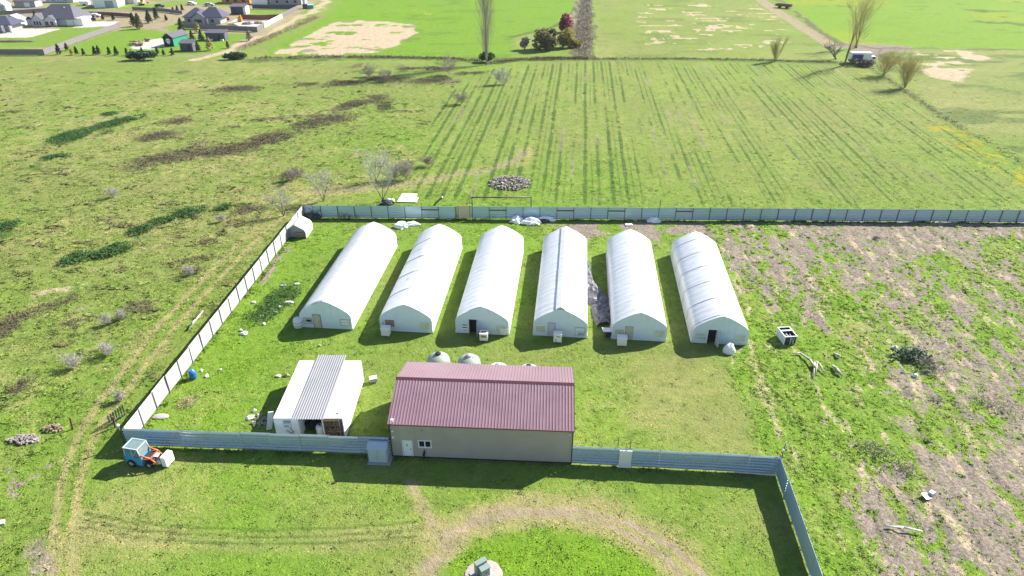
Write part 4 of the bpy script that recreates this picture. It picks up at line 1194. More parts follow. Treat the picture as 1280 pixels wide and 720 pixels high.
# pale board in the front fence with aerial posts behind
t = thing("fence_board", "pale plain board fixed over the ribbed fence right of the warehouse", "board", (10.85, 48.42, 0), radians(-4.1))
part("board_face", t, M['ivory'], ((0, 0, 1.1), (1.18, 0.06, 2.2)))
part("batten", t, M['frame_w'], ((0, -0.045, 2.14), (1.2, 0.03, 0.08)))
def aerial(px, py, label, h):
    p = P(px, py, 2.3)
    r = thing("aerial_post", label, "aerial post", (p.x, p.y + 0.35, 0), 0, "thin posts behind the front fence")
    m = MB(); m.tube((0, 0, 0), (0, 0, h), 0.045, 0.035, 6); m.build("pole", M['rust'], r)
    m = MB(); m.tube((-0.4, 0, h - 0.55), (0.1, 0, h - 0.35), 0.025); m.tube((-0.4, 0, h - 0.9), (-0.4, 0, h - 0.3), 0.02); m.tube((-0.4, 0, h - 0.9), (0.05, 0, h - 1.1), 0.02); m.build("arm", M['rust'], r)
    return r
aerial(773, 562, "thin rusty aerial post with a bent arm left of the pale fence board", 3.6)
aerial(788.5, 563, "thin rusty aerial post right of the pale fence board", 3.3)
p = P(977, 570, 2.3)
t = thing("corner_lamp", "slim dark post with a small white fitting at the front fence corner", "lamp post", (p.x + 0.2, p.y + 0.4, 0))
m = MB(); m.tube((0, 0, 0), (0.1, 0, 3.5), 0.05, 0.04, 6); m.build("pole", M['post'], t)
m = MB(); m.lathe([(0.05, -0.1), (0.12, 0), (0.1, 0.1), (0, 0.12)], (-0.05, -0.1, 2.75), 10); m.build("fitting", M['white'], t)

# blue-grey garden shed against the front fence
p = P(461.5, 578.5)
t = thing("garden_shed", "small blue-grey metal shed with double doors against the fence left of the warehouse", "shed", (p.x, p.y, 0), radians(-3))
m = MB(); w_, d_, h_ = 1.8, 1.15, 1.82
m.prism([(0, 0.1), (w_, 0.1), (w_, h_), (0, h_)], 'y', 0, 0.04)
m.prism([(0, 0.1), (w_, 0.1), (w_, h_ + 0.1), (0, h_ + 0.1)], 'y', d_ - 0.04, d_)
m.prism([(0.04, 0.1), (d_ - 0.04, 0.1), (d_ - 0.04, h_ + 0.1), (d_ / 2, h_ + 0.3), (0.04, h_)], 'x', 0, 0.04)
m.prism([(0.04, 0.1), (d_ - 0.04, 0.1), (d_ - 0.04, h_ + 0.1), (d_ / 2, h_ + 0.3), (0.04, h_)], 'x', w_ - 0.04, w_)
m.build("wall", M['bluegrey'], t)
m = MB()
m.prism([(-0.1, h_ - 0.03), (d_ / 2, h_ + 0.32), (d_ / 2, h_ + 0.36), (-0.1, h_ + 0.01)], 'x', -0.07, w_ + 0.07)
m.prism([(d_ + 0.1, h_ + 0.07), (d_ / 2, h_ + 0.32), (d_ / 2, h_ + 0.36), (d_ + 0.1, h_ + 0.11)], 'x', -0.07, w_ + 0.07)
m.build("roof", M['bluegrey'], t)
for k in (0, 1):
    dr = part("door", t, M['bluegrey'], ((0.47 + 0.84 * k, -0.025, 0.98), (0.80, 0.04, 1.6)))
    part("rib", dr, M['bluegrey'], ((0.3 + 0.84 * k, -0.052, 0.98), (0.05, 0.02, 1.5)), ((0.64 + 0.84 * k, -0.052, 0.98), (0.05, 0.02, 1.5)))
    part("handle", dr, M['frame_g'], ((0.8 + 0.18 * k, -0.06, 0.95), (0.04, 0.05, 0.18)))
part("base", t, M['concrete'], ((w_ / 2 + 0.1, d_ / 2 - 0.1, 0.045), (w_ + 0.45, d_ + 0.4, 0.09)))
t = thing("pallet_stack", "dark pallets standing upright between the blue-grey shed and the warehouse", "pallet", (P(487, 574).x + 0.35, P(487, 574).y + 0.5, 0), radians(-3))
m = MB()
for z in (0.15, 0.5, 0.85, 1.2, 1.55, 1.9): m.box((0, 0, z), (0.9, 0.05, 0.16))
m.build("slat", M['bluegrey'], t)
m = MB()
for x in (-0.4, 0, 0.4): m.box((x, 0.08, 1.0), (0.08, 0.1, 2.0))
m.build("bearer", M['post'], t)

# ------------------------------------------------------------------ tractor and other gear
p = P(178, 580)
tr = thing("cab_tractor", "small light blue cab tractor with orange-red loader arms parked by the front fence", "tractor", (p.x + 0.15, p.y + 0.25, 0), radians(-12))
m = MB()   # lower cab body
m.prism([(-1.4, 0.2), (0.4, 0.2), (0.45, 1.25), (-1.4, 1.25)], 'y', -0.72, 0.72); m.build("body", M['tractor'], tr, bevel=0.04)
m = MB()
for sx, tx in ((-1.3, -1.22), (0.38, 0.22)):
    for sy in (-1, 1): m.tube((sx, sy * 0.68, 1.25), (tx, sy * 0.64, 2.22), 0.06, n=6)
for sy in (-1, 1): m.tube((-0.45, sy * 0.69, 1.25), (-0.45, sy * 0.64, 2.22), 0.045, n=6); m.tube((-0.45, sy * 0.69, 1.25), (0.22, sy * 0.64, 2.2), 0.035, n=6)
m.build("cab_frame", M['bluegrey'], tr)
m = MB(); m.box((-0.85, -0.67, 1.5), (0.75, 0.03, 0.5)); m.box((-0.85, 0.67, 1.5), (0.75, 0.03, 0.5)); m.build("side_panel", M['tractor'], tr)
for sy in (-1, 1): part("window", tr, M['lightglass'], ((-0.86, sy * 0.655, 1.97), (0.7, 0.02, 0.42)), ((-0.1, sy * 0.655, 1.74), (0.58, 0.02, 0.85)))
part("windscreen", tr, M['lightglass'], ((0.29, 0, 1.74), (0.03, 1.16, 0.88), 0, 0, 0, -0.16))
rf = part("roof", tr, M['bluegrey'], ((-0.5, 0.66, 2.25), (1.6, 0.1, 0.07)), ((-0.5, -0.66, 2.25), (1.6, 0.1, 0.07)), ((-1.25, 0, 2.25), (0.1, 1.2, 0.07)), ((0.25, 0, 2.25), (0.1, 1.2, 0.07)))
part("roof_panel", rf, M['lightglass'], ((-0.5, 0, 2.24), (1.4, 1.22, 0.03)))
part("seat", tr, M['dark'], ((-0.7, 0, 1.15), (0.5, 0.5, 0.12)), ((-0.92, 0, 1.45), (0.1, 0.5, 0.55)))
m = MB(); m.prism([(0.4, 0.5), (1.55, 0.5), (1.55, 1.0), (1.2, 1.15), (0.44, 1.2)], 'y', -0.36, 0.36); m.build("bonnet", M['dark'], tr, bevel=0.04)
part("grille", tr, M['white'], ((1.45, 0.12, 1.12), (0.5, 0.5, 0.10), 0.2))
for sy in (-1, 1):
    a = MB(); a.tube((0.1, sy * 0.62, 1.5), (1.35, sy * 0.58, 1.25), 0.09, n=6); a.tube((1.35, sy * 0.58, 1.25), (1.95, sy * 0.52, 0.55), 0.09, n=6); a.tube((0.15, sy * 0.62, 0.9), (1.3, sy * 0.58, 1.2), 0.06, n=6)
    a.build("loader_arm", M['red'], tr)
a = MB(); a.box((1.35, 0, 1.25), (0.1, 1.1, 0.1)); a.box((0.05, 0.55, 1.62), (0.22, 0.22, 0.55)); a.build("cross_beam", M['red'], tr)
part("hitch", tr, M['ivory'], ((1.85, -0.05, 0.6), (0.35, 0.5, 0.4)))
def wheel(x, y, r, w):
    m = MB()
    m.tube((x, y - w / 2, r), (x, y + w / 2, r), r, n=20)
    for k in range(14):
        a = 2 * pi * k / 14
        m.box((x + cos(a) * r, y, r + sin(a) * r), (0.09, w, 0.05), 0, 0, 0, -a + pi / 2)
    o = m.build("wheel", M['rubber'], tr)
    q = MB(); q.tube((x, y - w / 2 - 0.02, r), (x, y + w / 2 + 0.02, r), r * 0.55, n=16); q.build("rim", M['frame_g'], o)
for sy in (-1, 1): wheel(-0.75, sy * 0.72, 0.42, 0.26); wheel(1.0, sy * 0.55, 0.34, 0.2)

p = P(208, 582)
t = thing("white_crate", "white box with shaded side painted dark, standing right in front of the blue tractor", "box", (p.x, p.y + 0.35, 0), radians(-14))
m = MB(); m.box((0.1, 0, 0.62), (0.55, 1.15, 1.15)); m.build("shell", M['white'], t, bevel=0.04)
m = MB(); m.box((-0.22, 0, 0.6), (0.14, 1.12, 1.12)); m.build("painted_shade_side", M['dark'], t)  # dark slab paints the shade on the white box's left face
m = MB()
for sy in (-0.4, 0.4): m.box((0.05, sy, 0.03), (0.7, 0.12, 0.06))
m.build("skid", M['frame_g'], t)

# utility cabinet on its pad at the bottom of the frame
p = P(602, 722)
t = thing("utility_cabinet", "grey-green utility cabinet with a hooded lid on a concrete pad, in the front lawn", "utility cabinet", (p.x + 0.1, p.y + 0.15, 0), radians(33))
part("pad", t, M['concrete'], ((0, 0, 0.06), (1.7, 1.55, 0.14)))
m = MB(); m.box((0, 0.32, 0.78), (1.0, 0.40, 1.3)); m.build("cabinet_body", M['trans_green'], t, bevel=0.015)
m = MB(); m.box((0, 0.32, 1.46), (1.06, 0.46, 0.07)); m.build("lid", M['trans_green'], t, bevel=0.015)
m = MB(); m.prism([(-0.32, 0.13), (0.12, 0.13), (0.12, 1.12), (-0.32, 1.02)], 'x', -0.28, 0.5); m.build("door_housing", M['trans_green'], t, bevel=0.015)
m = MB(); m.prism([(-0.36, 1.05), (0.12, 1.15), (0.12, 1.21), (-0.36, 1.11)], 'x', -0.32, 0.54); m.build("hood", M['trans_green'], t)
part("handle", t, M['dark'], ((0.15, -0.34, 0.65), (0.05, 0.05, 0.2)))
b = rough_lump("gravel_bed", "ring of brown gravel round the utility cabinet pad", "gravel", (p.x + 0.15, p.y + 0.2, -0.02), (3.1, 3.0, 0.10), M['gravel'], 3, None, 4, 0.12, radians(33))
b["kind"] = "stuff"

# open steel bin in the right field
p = P(985, 429)
t = thing("steel_bin", "dark open-topped bin with pale steel frame in the rough field right of the greenhouses", "bin", (p.x - 0.05, p.y + 0.75, 0), radians(6))
bw, bd, bh = 1.5, 2.1, 1.15
m = MB()
m.box((0, -bd / 2 + 0.04, bh / 2), (bw - 0.1, 0.05, bh - 0.1)); m.box((0, bd / 2 - 0.04, bh / 2), (bw - 0.1, 0.05, bh - 0.1)); m.box((bw / 2 - 0.04, 0, bh / 2), (0.05, bd - 0.1, bh - 0.1)); m.box((0, 0, 0.12), (bw - 0.1, bd - 0.1, 0.06)); m.box((0, 0.3, bh / 2), (bw - 0.2, 0.05, bh - 0.25))
m.build("panel", M['dark'], t)
part("side_panel", t, M['bluegrey'], ((-bw / 2 + 0.03, 0, bh / 2), (0.05, bd - 0.1, bh - 0.08)))
m = MB()
for sx in (-1, 1):
    for y in (-bd / 2, bd / 2): m.box((sx * bw / 2, y, bh / 2), (0.07, 0.07, bh))
    m.box((sx * bw / 2, 0, bh + 0.03), (0.1, bd + 0.1, 0.08))
for y in (-bd / 2, 0.3, bd / 2): m.box((0, y, bh + 0.03), (bw - 0.1, 0.22 if y == 0.3 else 0.1, 0.08))
m.box((0, -bd / 2 - 0.03, bh / 2), (0.06, 0.05, bh - 0.1)); m.box((0.4, -bd / 2 - 0.03, bh / 2), (0.04, 0.04, bh - 0.1))
m.build("frame", M['frame_w'], t)
part("liner", t, M['frame_g'], ((-0.25, -0.55, bh * 0.55), (0.12, 0.8, bh * 0.75), 0.1, 0, 0, 0.2), ((0.3, -0.6, bh * 0.5), (0.1, 0.9, bh * 0.7), -0.1, 0, 0, -0.2))

# blue barrel, slab, small objects in the yard
p = P(241, 474)
t = thing("blue_barrel", "bright blue plastic barrel on the grass by the pale fence", "barrel", (p.x, p.y + 0.2, 0))
m = MB(); m.lathe([(0.26, 0), (0.30, 0.05), (0.31, 0.3), (0.325, 0.33), (0.31, 0.36), (0.31, 0.62), (0.325, 0.65), (0.31, 0.68), (0.29, 0.9), (0.2, 0.96), (0, 0.97)], n=20); m.build("barrel_body", M['barrel'], t)
m = MB(); m.lathe([(0.06, 0.95), (0.06, 1.0), (0, 1.01)], (0.12, 0, 0), 10); m.build("cap", M['white'], t)
t.scale = (1.25, 1.25, 1.15)
rough_lump("flat_stone", "flat pinkish grey slab lying by the foot of the pale fence", "slab", P(201, 520.5), (1.7, 0.9, 0.14), M['concrete'], 12, None, 2, 0.2)
p = P(467, 477)
t = thing("small_crate", "small grey crate on the grass right of the white containers", "crate", (p.x, p.y, 0), 0.3)
m = MB(); m.box((0, 0, 0.3), (0.8, 0.6, 0.5)); m.build("crate_body", M['frame_g'], t, bevel=0.03)
m = MB(); m.box((0, 0, 0.58), (0.86, 0.66, 0.06)); m.build("lid", M['ivory'], t)

def scrap(px, py, dims, label, mat='tarp', seed=1, h=0.3, amp=0.45, group=None, name="plastic_scrap", cat="plastic scrap"):
    return rough_lump(name, label, cat, P(px, py), (dims[0] * 0.78, dims[1] * 0.78, h * 0.85), M[mat], seed, group, 2, amp)
LIT = "white litter among the weeds"
for k, (px, py, w, d, lab) in enumerate([
    (317, 378, 0.8, 0.6, "white litter bag in the weeds beside the grey strip, nearest the fence"), (327, 395, 0.9, 0.6, "white litter near the dark front end of the weed pile"),
    (350, 384, 0.6, 0.5, "small round white litter in the middle of the weed pile"), (361, 378, 1.6, 1.0, "largest spread of white litter on the right side of the weed pile"),
    (352, 357, 0.7, 0.5, "white litter at the top of the weed pile, left of a cluster"), (356, 357, 0.6, 0.4, "white litter at the top centre of the weed pile"),
    (371, 355, 0.9, 0.7, "white litter at the top right corner of the weed pile"), (345, 391, 0.7, 0.6, "white litter low on the right of the weed pile"),
    (330, 405, 0.5, 0.4, "tiny white litter just below the weed pile"), (305, 417, 1.2, 1.0, "white crumpled sheet on the grass below the weed pile"),
    (301, 413, 0.7, 0.4, "thin white strip beside the crumpled sheet below the weed pile"), (364, 360, 0.5, 0.4, "white speck of litter under the top right corner of the weed pile")]):
    scrap(px, py, (w, d), lab, 'tarp', 20 + k, 0.26, 0.5, LIT, "litter", "litter")
for k, (px, py, w, d, lab) in enumerate([
    (252, 463, 0.5, 0.5, "small pale pebble-like litter right of the blue barrel"), (258, 470, 0.5, 0.8, "pale stick-like litter right of the blue barrel"), (276, 462, 0.35, 0.3, "lone white dot of litter on the grass right of the barrel"),
    (313, 522, 0.9, 1.1, "white sheet scrap on the mound left of the white containers"), (318, 513, 0.6, 0.6, "white scrap at the top of the mound left of the containers"), (400, 432, 0.35, 0.25, "lone white scrap on the grass between the leftmost greenhouse and the containers"),
    (348, 470, 0.8, 0.6, "white half of a small pile behind the left container")]):
    scrap(px, py, (w, d), lab, 'tarp', 60 + k, 0.22, 0.5, None, "litter", "litter")
scrap(359, 469.5, (0.9, 0.6), "tan half of a small pile behind the left container", 'straw', 71, 0.35, 0.4, None, "rubble_pile", "rubble")
p = P(334, 541)
t = thing("leaning_board", "white board leaning against the left container by the fence", "board", (p.x + 0.3, p.y + 0.6, 0), 0.3)
m = MB(); m.box((0, 0, 1.1), (0.55, 0.08, 2.4), 0.2, 0, 0.1, 0.22); m.build("board_face", M['white'], t)
p = P(248, 403)
t = thing("board_pile", "long white board leaning on the outer side of the pale fence", "board", (p.x - 0.1, p.y, 0), radians(87))
m = MB(); m.box((0, 0, 0.5), (3.0, 0.06, 0.95), 0, 0, 0.6); m.box((-1.0, 0.25, 0.3), (1.6, 0.05, 0.6), 0.1, 0, 0.5); m.build("board_face", M['white'], t)

# tarps and boards along the back fence
BT = "white tarpaulin heaps along the back fence"
for k, (px, py, w, d, h, lab) in enumerate([
    (502, 283, 2.4, 2.0, 0.7, "white tarpaulin heap behind the leftmost greenhouse, left half of a pair"), (515, 281, 2.6, 1.2, 0.5, "white and grey tarpaulin heap behind the leftmost greenhouse, right half of a pair"),
    (646, 276, 2.5, 2.4, 0.9, "smooth white tarpaulin heap at the back fence, left of three"), (663, 278.5, 2.9, 2.4, 0.8, "folded white tarpaulin heap at the back fence, middle of three"),
    (681, 275, 3.0, 1.8, 0.7, "crumpled black and white tarpaulin heap at the back fence, right of three"), (818, 276, 2.4, 1.8, 0.6, "lone white tarpaulin heap at the back fence behind the ribbed greenhouse")]):
    rough_lump("tarpaulin_heap", lab, "tarpaulin", P(px, py), (w, d, h), M['tarp'], 40 + k, BT, 3, 0.5)
rough_lump("dark_film", "black film spilling out of the crumpled tarpaulin heap at the back fence", "plastic film", P(679, 277.5), (2.6, 0.9, 0.45), M['dark'], 50, None, 3, 0.5)
t = thing("loose_board", "pale board on the bare soil behind the ribbed greenhouse", "board", P(786, 281), 0.1)
part("board_face", t, M['ivory'], ((0, 0, 0.06), (1.2, 0.7, 0.08)))
t = thing("loose_board", "small white board standing on the ground before the back fence", "board", P(722, 274), 0)
part("board_face", t, M['ivory'], ((0, 0, 0.25), (0.8, 0.1, 0.45)))
t = thing("loose_board", "grey board lying before the tan gate in the back fence", "board", P(561, 274), 0.2)
part("board_face", t, M['concrete'], ((0, 0, 0.12), (0.9, 0.8, 0.1)))
p = P(385, 276)
t = thing("frame_pile", "tangle of dark blue steel frames in the far left corner of the yard", "frame pile", (p.x, p.y + 1.2, 0))
m = MB(); rr = random.Random(6)
for k in range(20):
    a = Vector((rr.uniform(-1.6, 2.2), rr.uniform(-0.8, 0.8), rr.uniform(0.1, 2.0))); b = a + Vector((rr.uniform(-1.6, 1.6), rr.uniform(-0.6, 0.6), rr.uniform(-1.4, 1.4))); b.z = max(0.03, b.z)
    m.tube(a, b, 0.05, n=5)
m.build("bar", M['navy'], t)
rough_lump("dark_film", "black plastic film under the tangle of frames in the far left corner", "plastic film", (p.x + 0.3, p.y + 1.0, 0), (2.6, 1.6, 1.0), M['dark'], 33, None, 3, 0.5)
for k, (px, lab) in enumerate([(432, "dark dead branch against the back fence behind the leftmost greenhouse, nearest the corner"), (441, "dark dead branch against the back fence, right of a similar one"), (1002, "dark dead branch against the back fence far right of the greenhouses"), (613, "small dead branch against the back fence beside the tan gate"), (928, "dark pile of dead branches at the back fence right of the rightmost greenhouse")]):
    m = MB(); rr = random.Random(k)
    for j in range(9):
        a = Vector((rr.uniform(-0.9, 0.9), rr.uniform(-0.2, 0.2), 0.05)); b = a + Vector((rr.uniform(-0.8, 0.8), rr.uniform(-0.2, 0.3), rr.uniform(0.3, 1.5)))
        m.tube(a, b, 0.05, 0.02, 4)
    o = m.build("dead_branch", M['bark']); o.location = P(px, 273.5); tag(o, lab, "branch", "dead branches along the back fence")

# hoop hut in the far corner
p = P(371, 297.5)
t = thing("hoop_hut", "little hut with white rounded roof and grey front in the yard's far corner", "hut", (p.x, p.y, 0), -0.03)
hw, hh = 1.62, 2.35
hp = [(hw, 0), (hw, 1.1), (hw * 0.85, 1.55), (0, hh), (-hw * 0.85, 1.55), (-hw, 1.1), (-hw, 0)]
m = MB(); n = len(hp)
vs = [(a, -0.12, z) for a, z in hp] + [(a, 3.6, z) for a, z in hp]
m.add(vs, [(i, i + 1, n + i + 1, n + i) for i in range(n - 1)])
o = m.build("cover", M['film'], t); sl = o.modifiers.new("thickness", 'SOLIDIFY'); sl.thickness = 0.05
m = MB(); m.prism([(a * 0.97, z * 0.98) for a, z in hp], 'y', 0.25, 0.3); m.prism([(a * 0.97, z * 0.98) for a, z in hp], 'y', 3.4, 3.45); m.build("end_wall", M['greywall'], t)
m = MB()
for (a0, z0), (a1, z1) in zip(hp, hp[1:]): m.tube((a0 * 0.98, 0.1, z0), (a1 * 0.98, 0.1, z1), 0.06, n=5)
m.build("front_hoop", M['dark'], t)
part("shelf_board", t, M['wood'], ((0.55, 0.1, 0.72), (1.5, 0.25, 0.35)), ((0.45, 0.02, 0.35), (1.1, 0.2, 0.25)))

# ------------------------------------------------------------------ things beyond the back fence
p = P(509, 254)
t = thing("concrete_slab", "pale rectangular slab lying on the grass beyond the back fence", "slab", (p.x, p.y + 2.2, 0), radians(-4))
m = MB(); m.prism([(-1.75, -1.9), (1.75, -1.9), (1.75, 0.2), (1.2, 0.3), (1.2, 2.0), (-1.6, 2.0)], 'z', 0.0, 0.16); m.build("slab_top", M['ivory'], t)
rough_lump("scrap_heap", "black and white scrap heap just beyond the back fence, left of the pale slab", "scrap heap", P(484, 255), (2.6, 1.8, 0.8), M['dark'], 80, None, 3, 0.5)
rough_lump("plastic_scrap", "white sheet lying on the black scrap heap beyond the back fence", "plastic scrap", P(488, 254) + Vector((0, 0, 0.45)), (1.4, 1.0, 0.5), M['tarp'], 81, None, 3, 0.5)
p = P(550, 254)
t = thing("tilted_post", "short dark post leaning beyond the back fence with a white cap", "post", (p.x, p.y, 0))
m = MB(); m.tube((-0.8, 0, 0), (0.4, 0, 1.1), 0.16, n=6); m.build("pole", M['post'], t)
m = MB(); m.tube((0.4, 0, 1.1), (0.5, 0, 1.2), 0.18, n=8); m.build("cap", M['white'], t)
p0, p1 = P(590, 262), P(664, 262)
t = thing("pipe_rack", "long dark pipe rail on posts standing beyond the back fence", "rail", (p0.x, p0.y + 1.0, 0))
Lr = p1.x - p0.x
m = MB(); m.tube((0, 0, 1.9), (Lr, 0, 1.9), 0.10, n=6); m.build("rail", M['post'], t)
for xx in (0, Lr):
    m = MB(); m.tube((xx, 0, 0), (xx, 0, 1.9 if xx == 0 else 2.1), 0.09, n=6); m.build("post", M['post'], t)
m = MB()
for k in range(1, 24): m.tube((Lr * k / 24, 0, 1.85), (Lr * k / 24 + 0.1, 0, 1.55), 0.035, n=4)
m.build("hook", M['post'], t)
for px, top, lab in ((527, 249, "short dark stake behind the back fence near the pale slab"), (584, 247, "tall rusty post at the back fence beside the tan gate"), (826, 253, "rusty post rising above the back fence behind the ribbed greenhouse")):
    p = P(px, 258, 2.2); q = MB(); q.tube((0, 0, 0), (0, 0, 3.3 if px != 527 else 2.6), 0.08, 0.07, 6); q.box((0, 0, 1.2), (0.22, 0.05, 0.1))
    o = q.build("stake", M['rust']); o.location = (p.x, p.y + 0.5, 0); tag(o, lab, "post", "posts along the back fence")
# rubble
def rubble(px, py, dims, n, label, seed, mat='rubble', h=0.9, smin=.2, smax=.6):
    root = MB(); rr = random.Random(seed)
    for k in range(n):
        a = rr.uniform(0, 6.28); q = sqrt(rr.random())
        x, y = cos(a) * q * dims[0] / 2, sin(a) * q * dims[1] / 2
        s = rr.uniform(smin, smax)
        root.box((x, y, h * (1 - q * q) * rr.uniform(.3, 1) + 0.05), (s, s * rr.uniform(.5, 1.2), s * rr.uniform(.3, .8)), rr.uniform(0, 3), 0, rr.uniform(-.5, .5), rr.uniform(-.5, .5))
    o = root.build("rubble_pile", M[mat]); o.location = P(px, py)
    return tag(o, label, "rubble")
rubble(637, 229, (8.0, 7.5), 420, "grey heap of broken rubble on the grass beyond the back fence", 1, h=0.7, smin=.1, smax=.45)
rubble(30, 550, (3.4, 1.5), 110, "reddish grey rubble along the left edge near the wheel tracks", 2, 'rubble', 0.35, .08, .3)
rubble(67, 536, (2.4, 1.2), 50, "brown rubble beside the wooden stake in the left field", 3, 'board', 0.4, .08, .3)
rubble(1145, 437, (2.6, 1.4), 24, "stones among the bramble mound in the right field", 4, 'rubble', .3, .1, .3)
rubble(325, 526, (1.6, 2.4), 40, "pale rubble on the mound left of the white containers", 6, 'rubble', 0.3, .1, .25)
# stakes and a leaning panel left of the yard
for px, py, h, lab in ((92, 536, 1.5, "orange wooden stake in the left field by the brown rubble"), (145, 534, 1.4, "orange wooden stake by the wheel tracks near the fence corner")):
    m = MB(); m.box((0, 0, h / 2), (0.16, 0.12, h), 0.3, 0, 0.05, 0.12); o = m.build("stake", M['rust']); o.location = P(px, py); tag(o, lab, "stake", "stakes by the wheel tracks")
t = thing("green_panel", "pale green mesh panel standing by the wheel tracks near the fence corner", "panel", P(148, 526), 1.2)
m = MB()
for k in range(7): m.box((-0.9 + 0.3 * k, 0, 0.75), (0.16, 0.03, 1.45), 0, 0, 0.1)
m.build("slat", M['leaf_b'], t)
m = MB(); m.box((0, 0.03, 0.4), (2.1, 0.04, 0.06)); m.box((0, 0.03, 1.1), (2.1, 0.04, 0.06)); m.build("rail", M['wood_grey'], t)
t = thing("corner_post", "short post with a white cap at the front left fence corner", "post", (-38.95, 51.6, 0))
m = MB(); m.tube((0, 0, 0), (0, 0, 2.5), 0.07, n=6); m.build("pole", M['post'], t)
m = MB(); m.lathe([(0.12, 2.45), (0.16, 2.55), (0.1, 2.65), (0, 2.67)], n=10); m.build("cap", M['white'], t)
t = thing("litter", "white scrap at the left edge of the front field", "litter", P(2, 654)); part("scrap_body", t, M['tarp'], ((0, 0, 0.1), (0.5, 0.4, 0.2), 0.4, 0, 0.2))
t = thing("fence_base_board", "pale plank along the foot of the ribbed fence near the right corner", "plank", (0, 0, 0))
a, b = P(917, 589.5), P(969, 593.5)
m = MB(); m.box(((a.x + b.x) / 2, (a.y + b.y) / 2 - 0.12, 0.08), ((b - a).length, 0.06, 0.16), atan2(b.y - a.y, b.x - a.x)); m.build("plank_face", M['ivory'], t)

# fallen limb, pipe, scrap in the right field
def limb(label, pts, mat, name="fallen_branch", cat="branch", n=6):
    m = MB()
    for chain in pts:
        for (a, ra), (b, rb) in zip(chain, chain[1:]): m.tube(a, b, ra * 0.62, rb * 0.62, n)
    return tag(m.build(name, mat), label, cat)
def G(px, py, z=0.15): q = P(px, py); return (q.x, q.y, z)
limb("bleached forked dead branch lying in the rough field below the steel bin", [[(G(990, 443), .06), (G(1000, 443, .2), .16), (G(1012, 453, .35), .24), (G(1018, 462, .3), .24)], [(G(1018, 455, .3), .2), (G(1016, 474, .1), .07)], [(G(1018, 455, .3), .26), (G(1024, 458, .3), .2), (G(1033, 471, .1), .06)], [(G(1021, 455, .3), .2), (G(1019, 470, .15), .08)]], M['dead'])
limb("bleached dead log in the rough field just right of the forked branch", [[(G(1040, 458), .2), (G(1045, 464, .3), .34), (G(1051, 470, .2), .2)]], M['dead'])
limb("short bleached log in the rough field, above the log right of the forked branch", [[(G(1042, 443), .2), (G(1049, 448, .3), .3)]], M['dead'])
limb("long white pipe lying on the bare soil of the right field", [[(G(1107, 660, .2), .13), (G(1128, 662, .3), .15), (G(1152, 666, .2), .11)]], M['ivory'], "white_pipe", "pipe")
limb("thin pale stick standing out of the grass behind the white pipe", [[(G(1146, 640, .5), .03), (G(1153, 660, .1), .05)]], M['dead'], "thin_stick", "stick", 5)
t = thing("white_sheet", "bent white sheet and dark block on the bare soil of the right field", "scrap sheet", P(1157, 622), 0.2)
part("sheet", t, M['ivory'], ((0, 0, 0.2), (0.85, 0.7, 0.05), 0.2, 0, 0.2, 0.3)); part("block", t, M['frame_g'], ((0.75, 0.2, 0.2), (0.5, 0.4, 0.35), 0.4))
for k, (px, py, w, lab) in enumerate([(1118, 435, 1.0, "white bag at the top left of the bramble mound in the right field"), (1129, 465, 0.6, "white bag at the lower left of the bramble mound in the right field"), (1144, 470, 0.8, "white bag at the foot of the bramble mound in the right field")]):
    scrap(px, py, (w, w * .6), lab, 'tarp', 90 + k, 0.4, 0.4, "white bags by the bramble mound", "plastic_bag", "bag")

# ------------------------------------------------------------------ plants
def fast_mesh(name, co, faces, mat, smooth=False):
    co = np.asarray(co, np.float32); faces = np.asarray(faces, np.int32)
    k = faces.shape[1]
    me = bpy.data.meshes.new(name)
    me.vertices.add(len(co)); me.vertices.foreach_set("co", co.ravel())
    me.loops.add(faces.size); me.loops.foreach_set("vertex_index", faces.ravel())
    me.polygons.add(len(faces)); me.polygons.foreach_set("loop_start", np.arange(0, faces.size, k, dtype=np.int32))
    me.update(calc_edges=True)
    me.materials.append(mat)
    return me

def link_mesh(name, me, parent=None, loc=None):
    o = bpy.data.objects.new(name, me); COL.objects.link(o)
    if parent: o.parent = parent
    if loc is not None: o.location = loc
    return o

def leaf_cards(pts, size, r, flat=0.6):
    """one small bent quad per point, random facing"""
    n = len(pts)
    d = r.normal(size=(n, 3)); d[:, 2] = np.abs(d[:, 2]) + flat; d /= np.linalg.norm(d, axis=1)[:, None]
    t = r.normal(size=(n, 3)); t -= d * (t * d).sum(1)[:, None]; t /= np.linalg.norm(t, axis=1)[:, None]
    b = np.cross(d, t)
    s = (size * (0.6 + 0.8 * r.random(n)))[:, None]
    q = np.stack([pts - t * s - b * s * .6, pts + t * s - b * s * .6, pts + t * s + b * s * .6, pts - t * s + b * s * .6], 1).reshape(-1, 3)
    return q, np.arange(4 * n).reshape(n, 4)

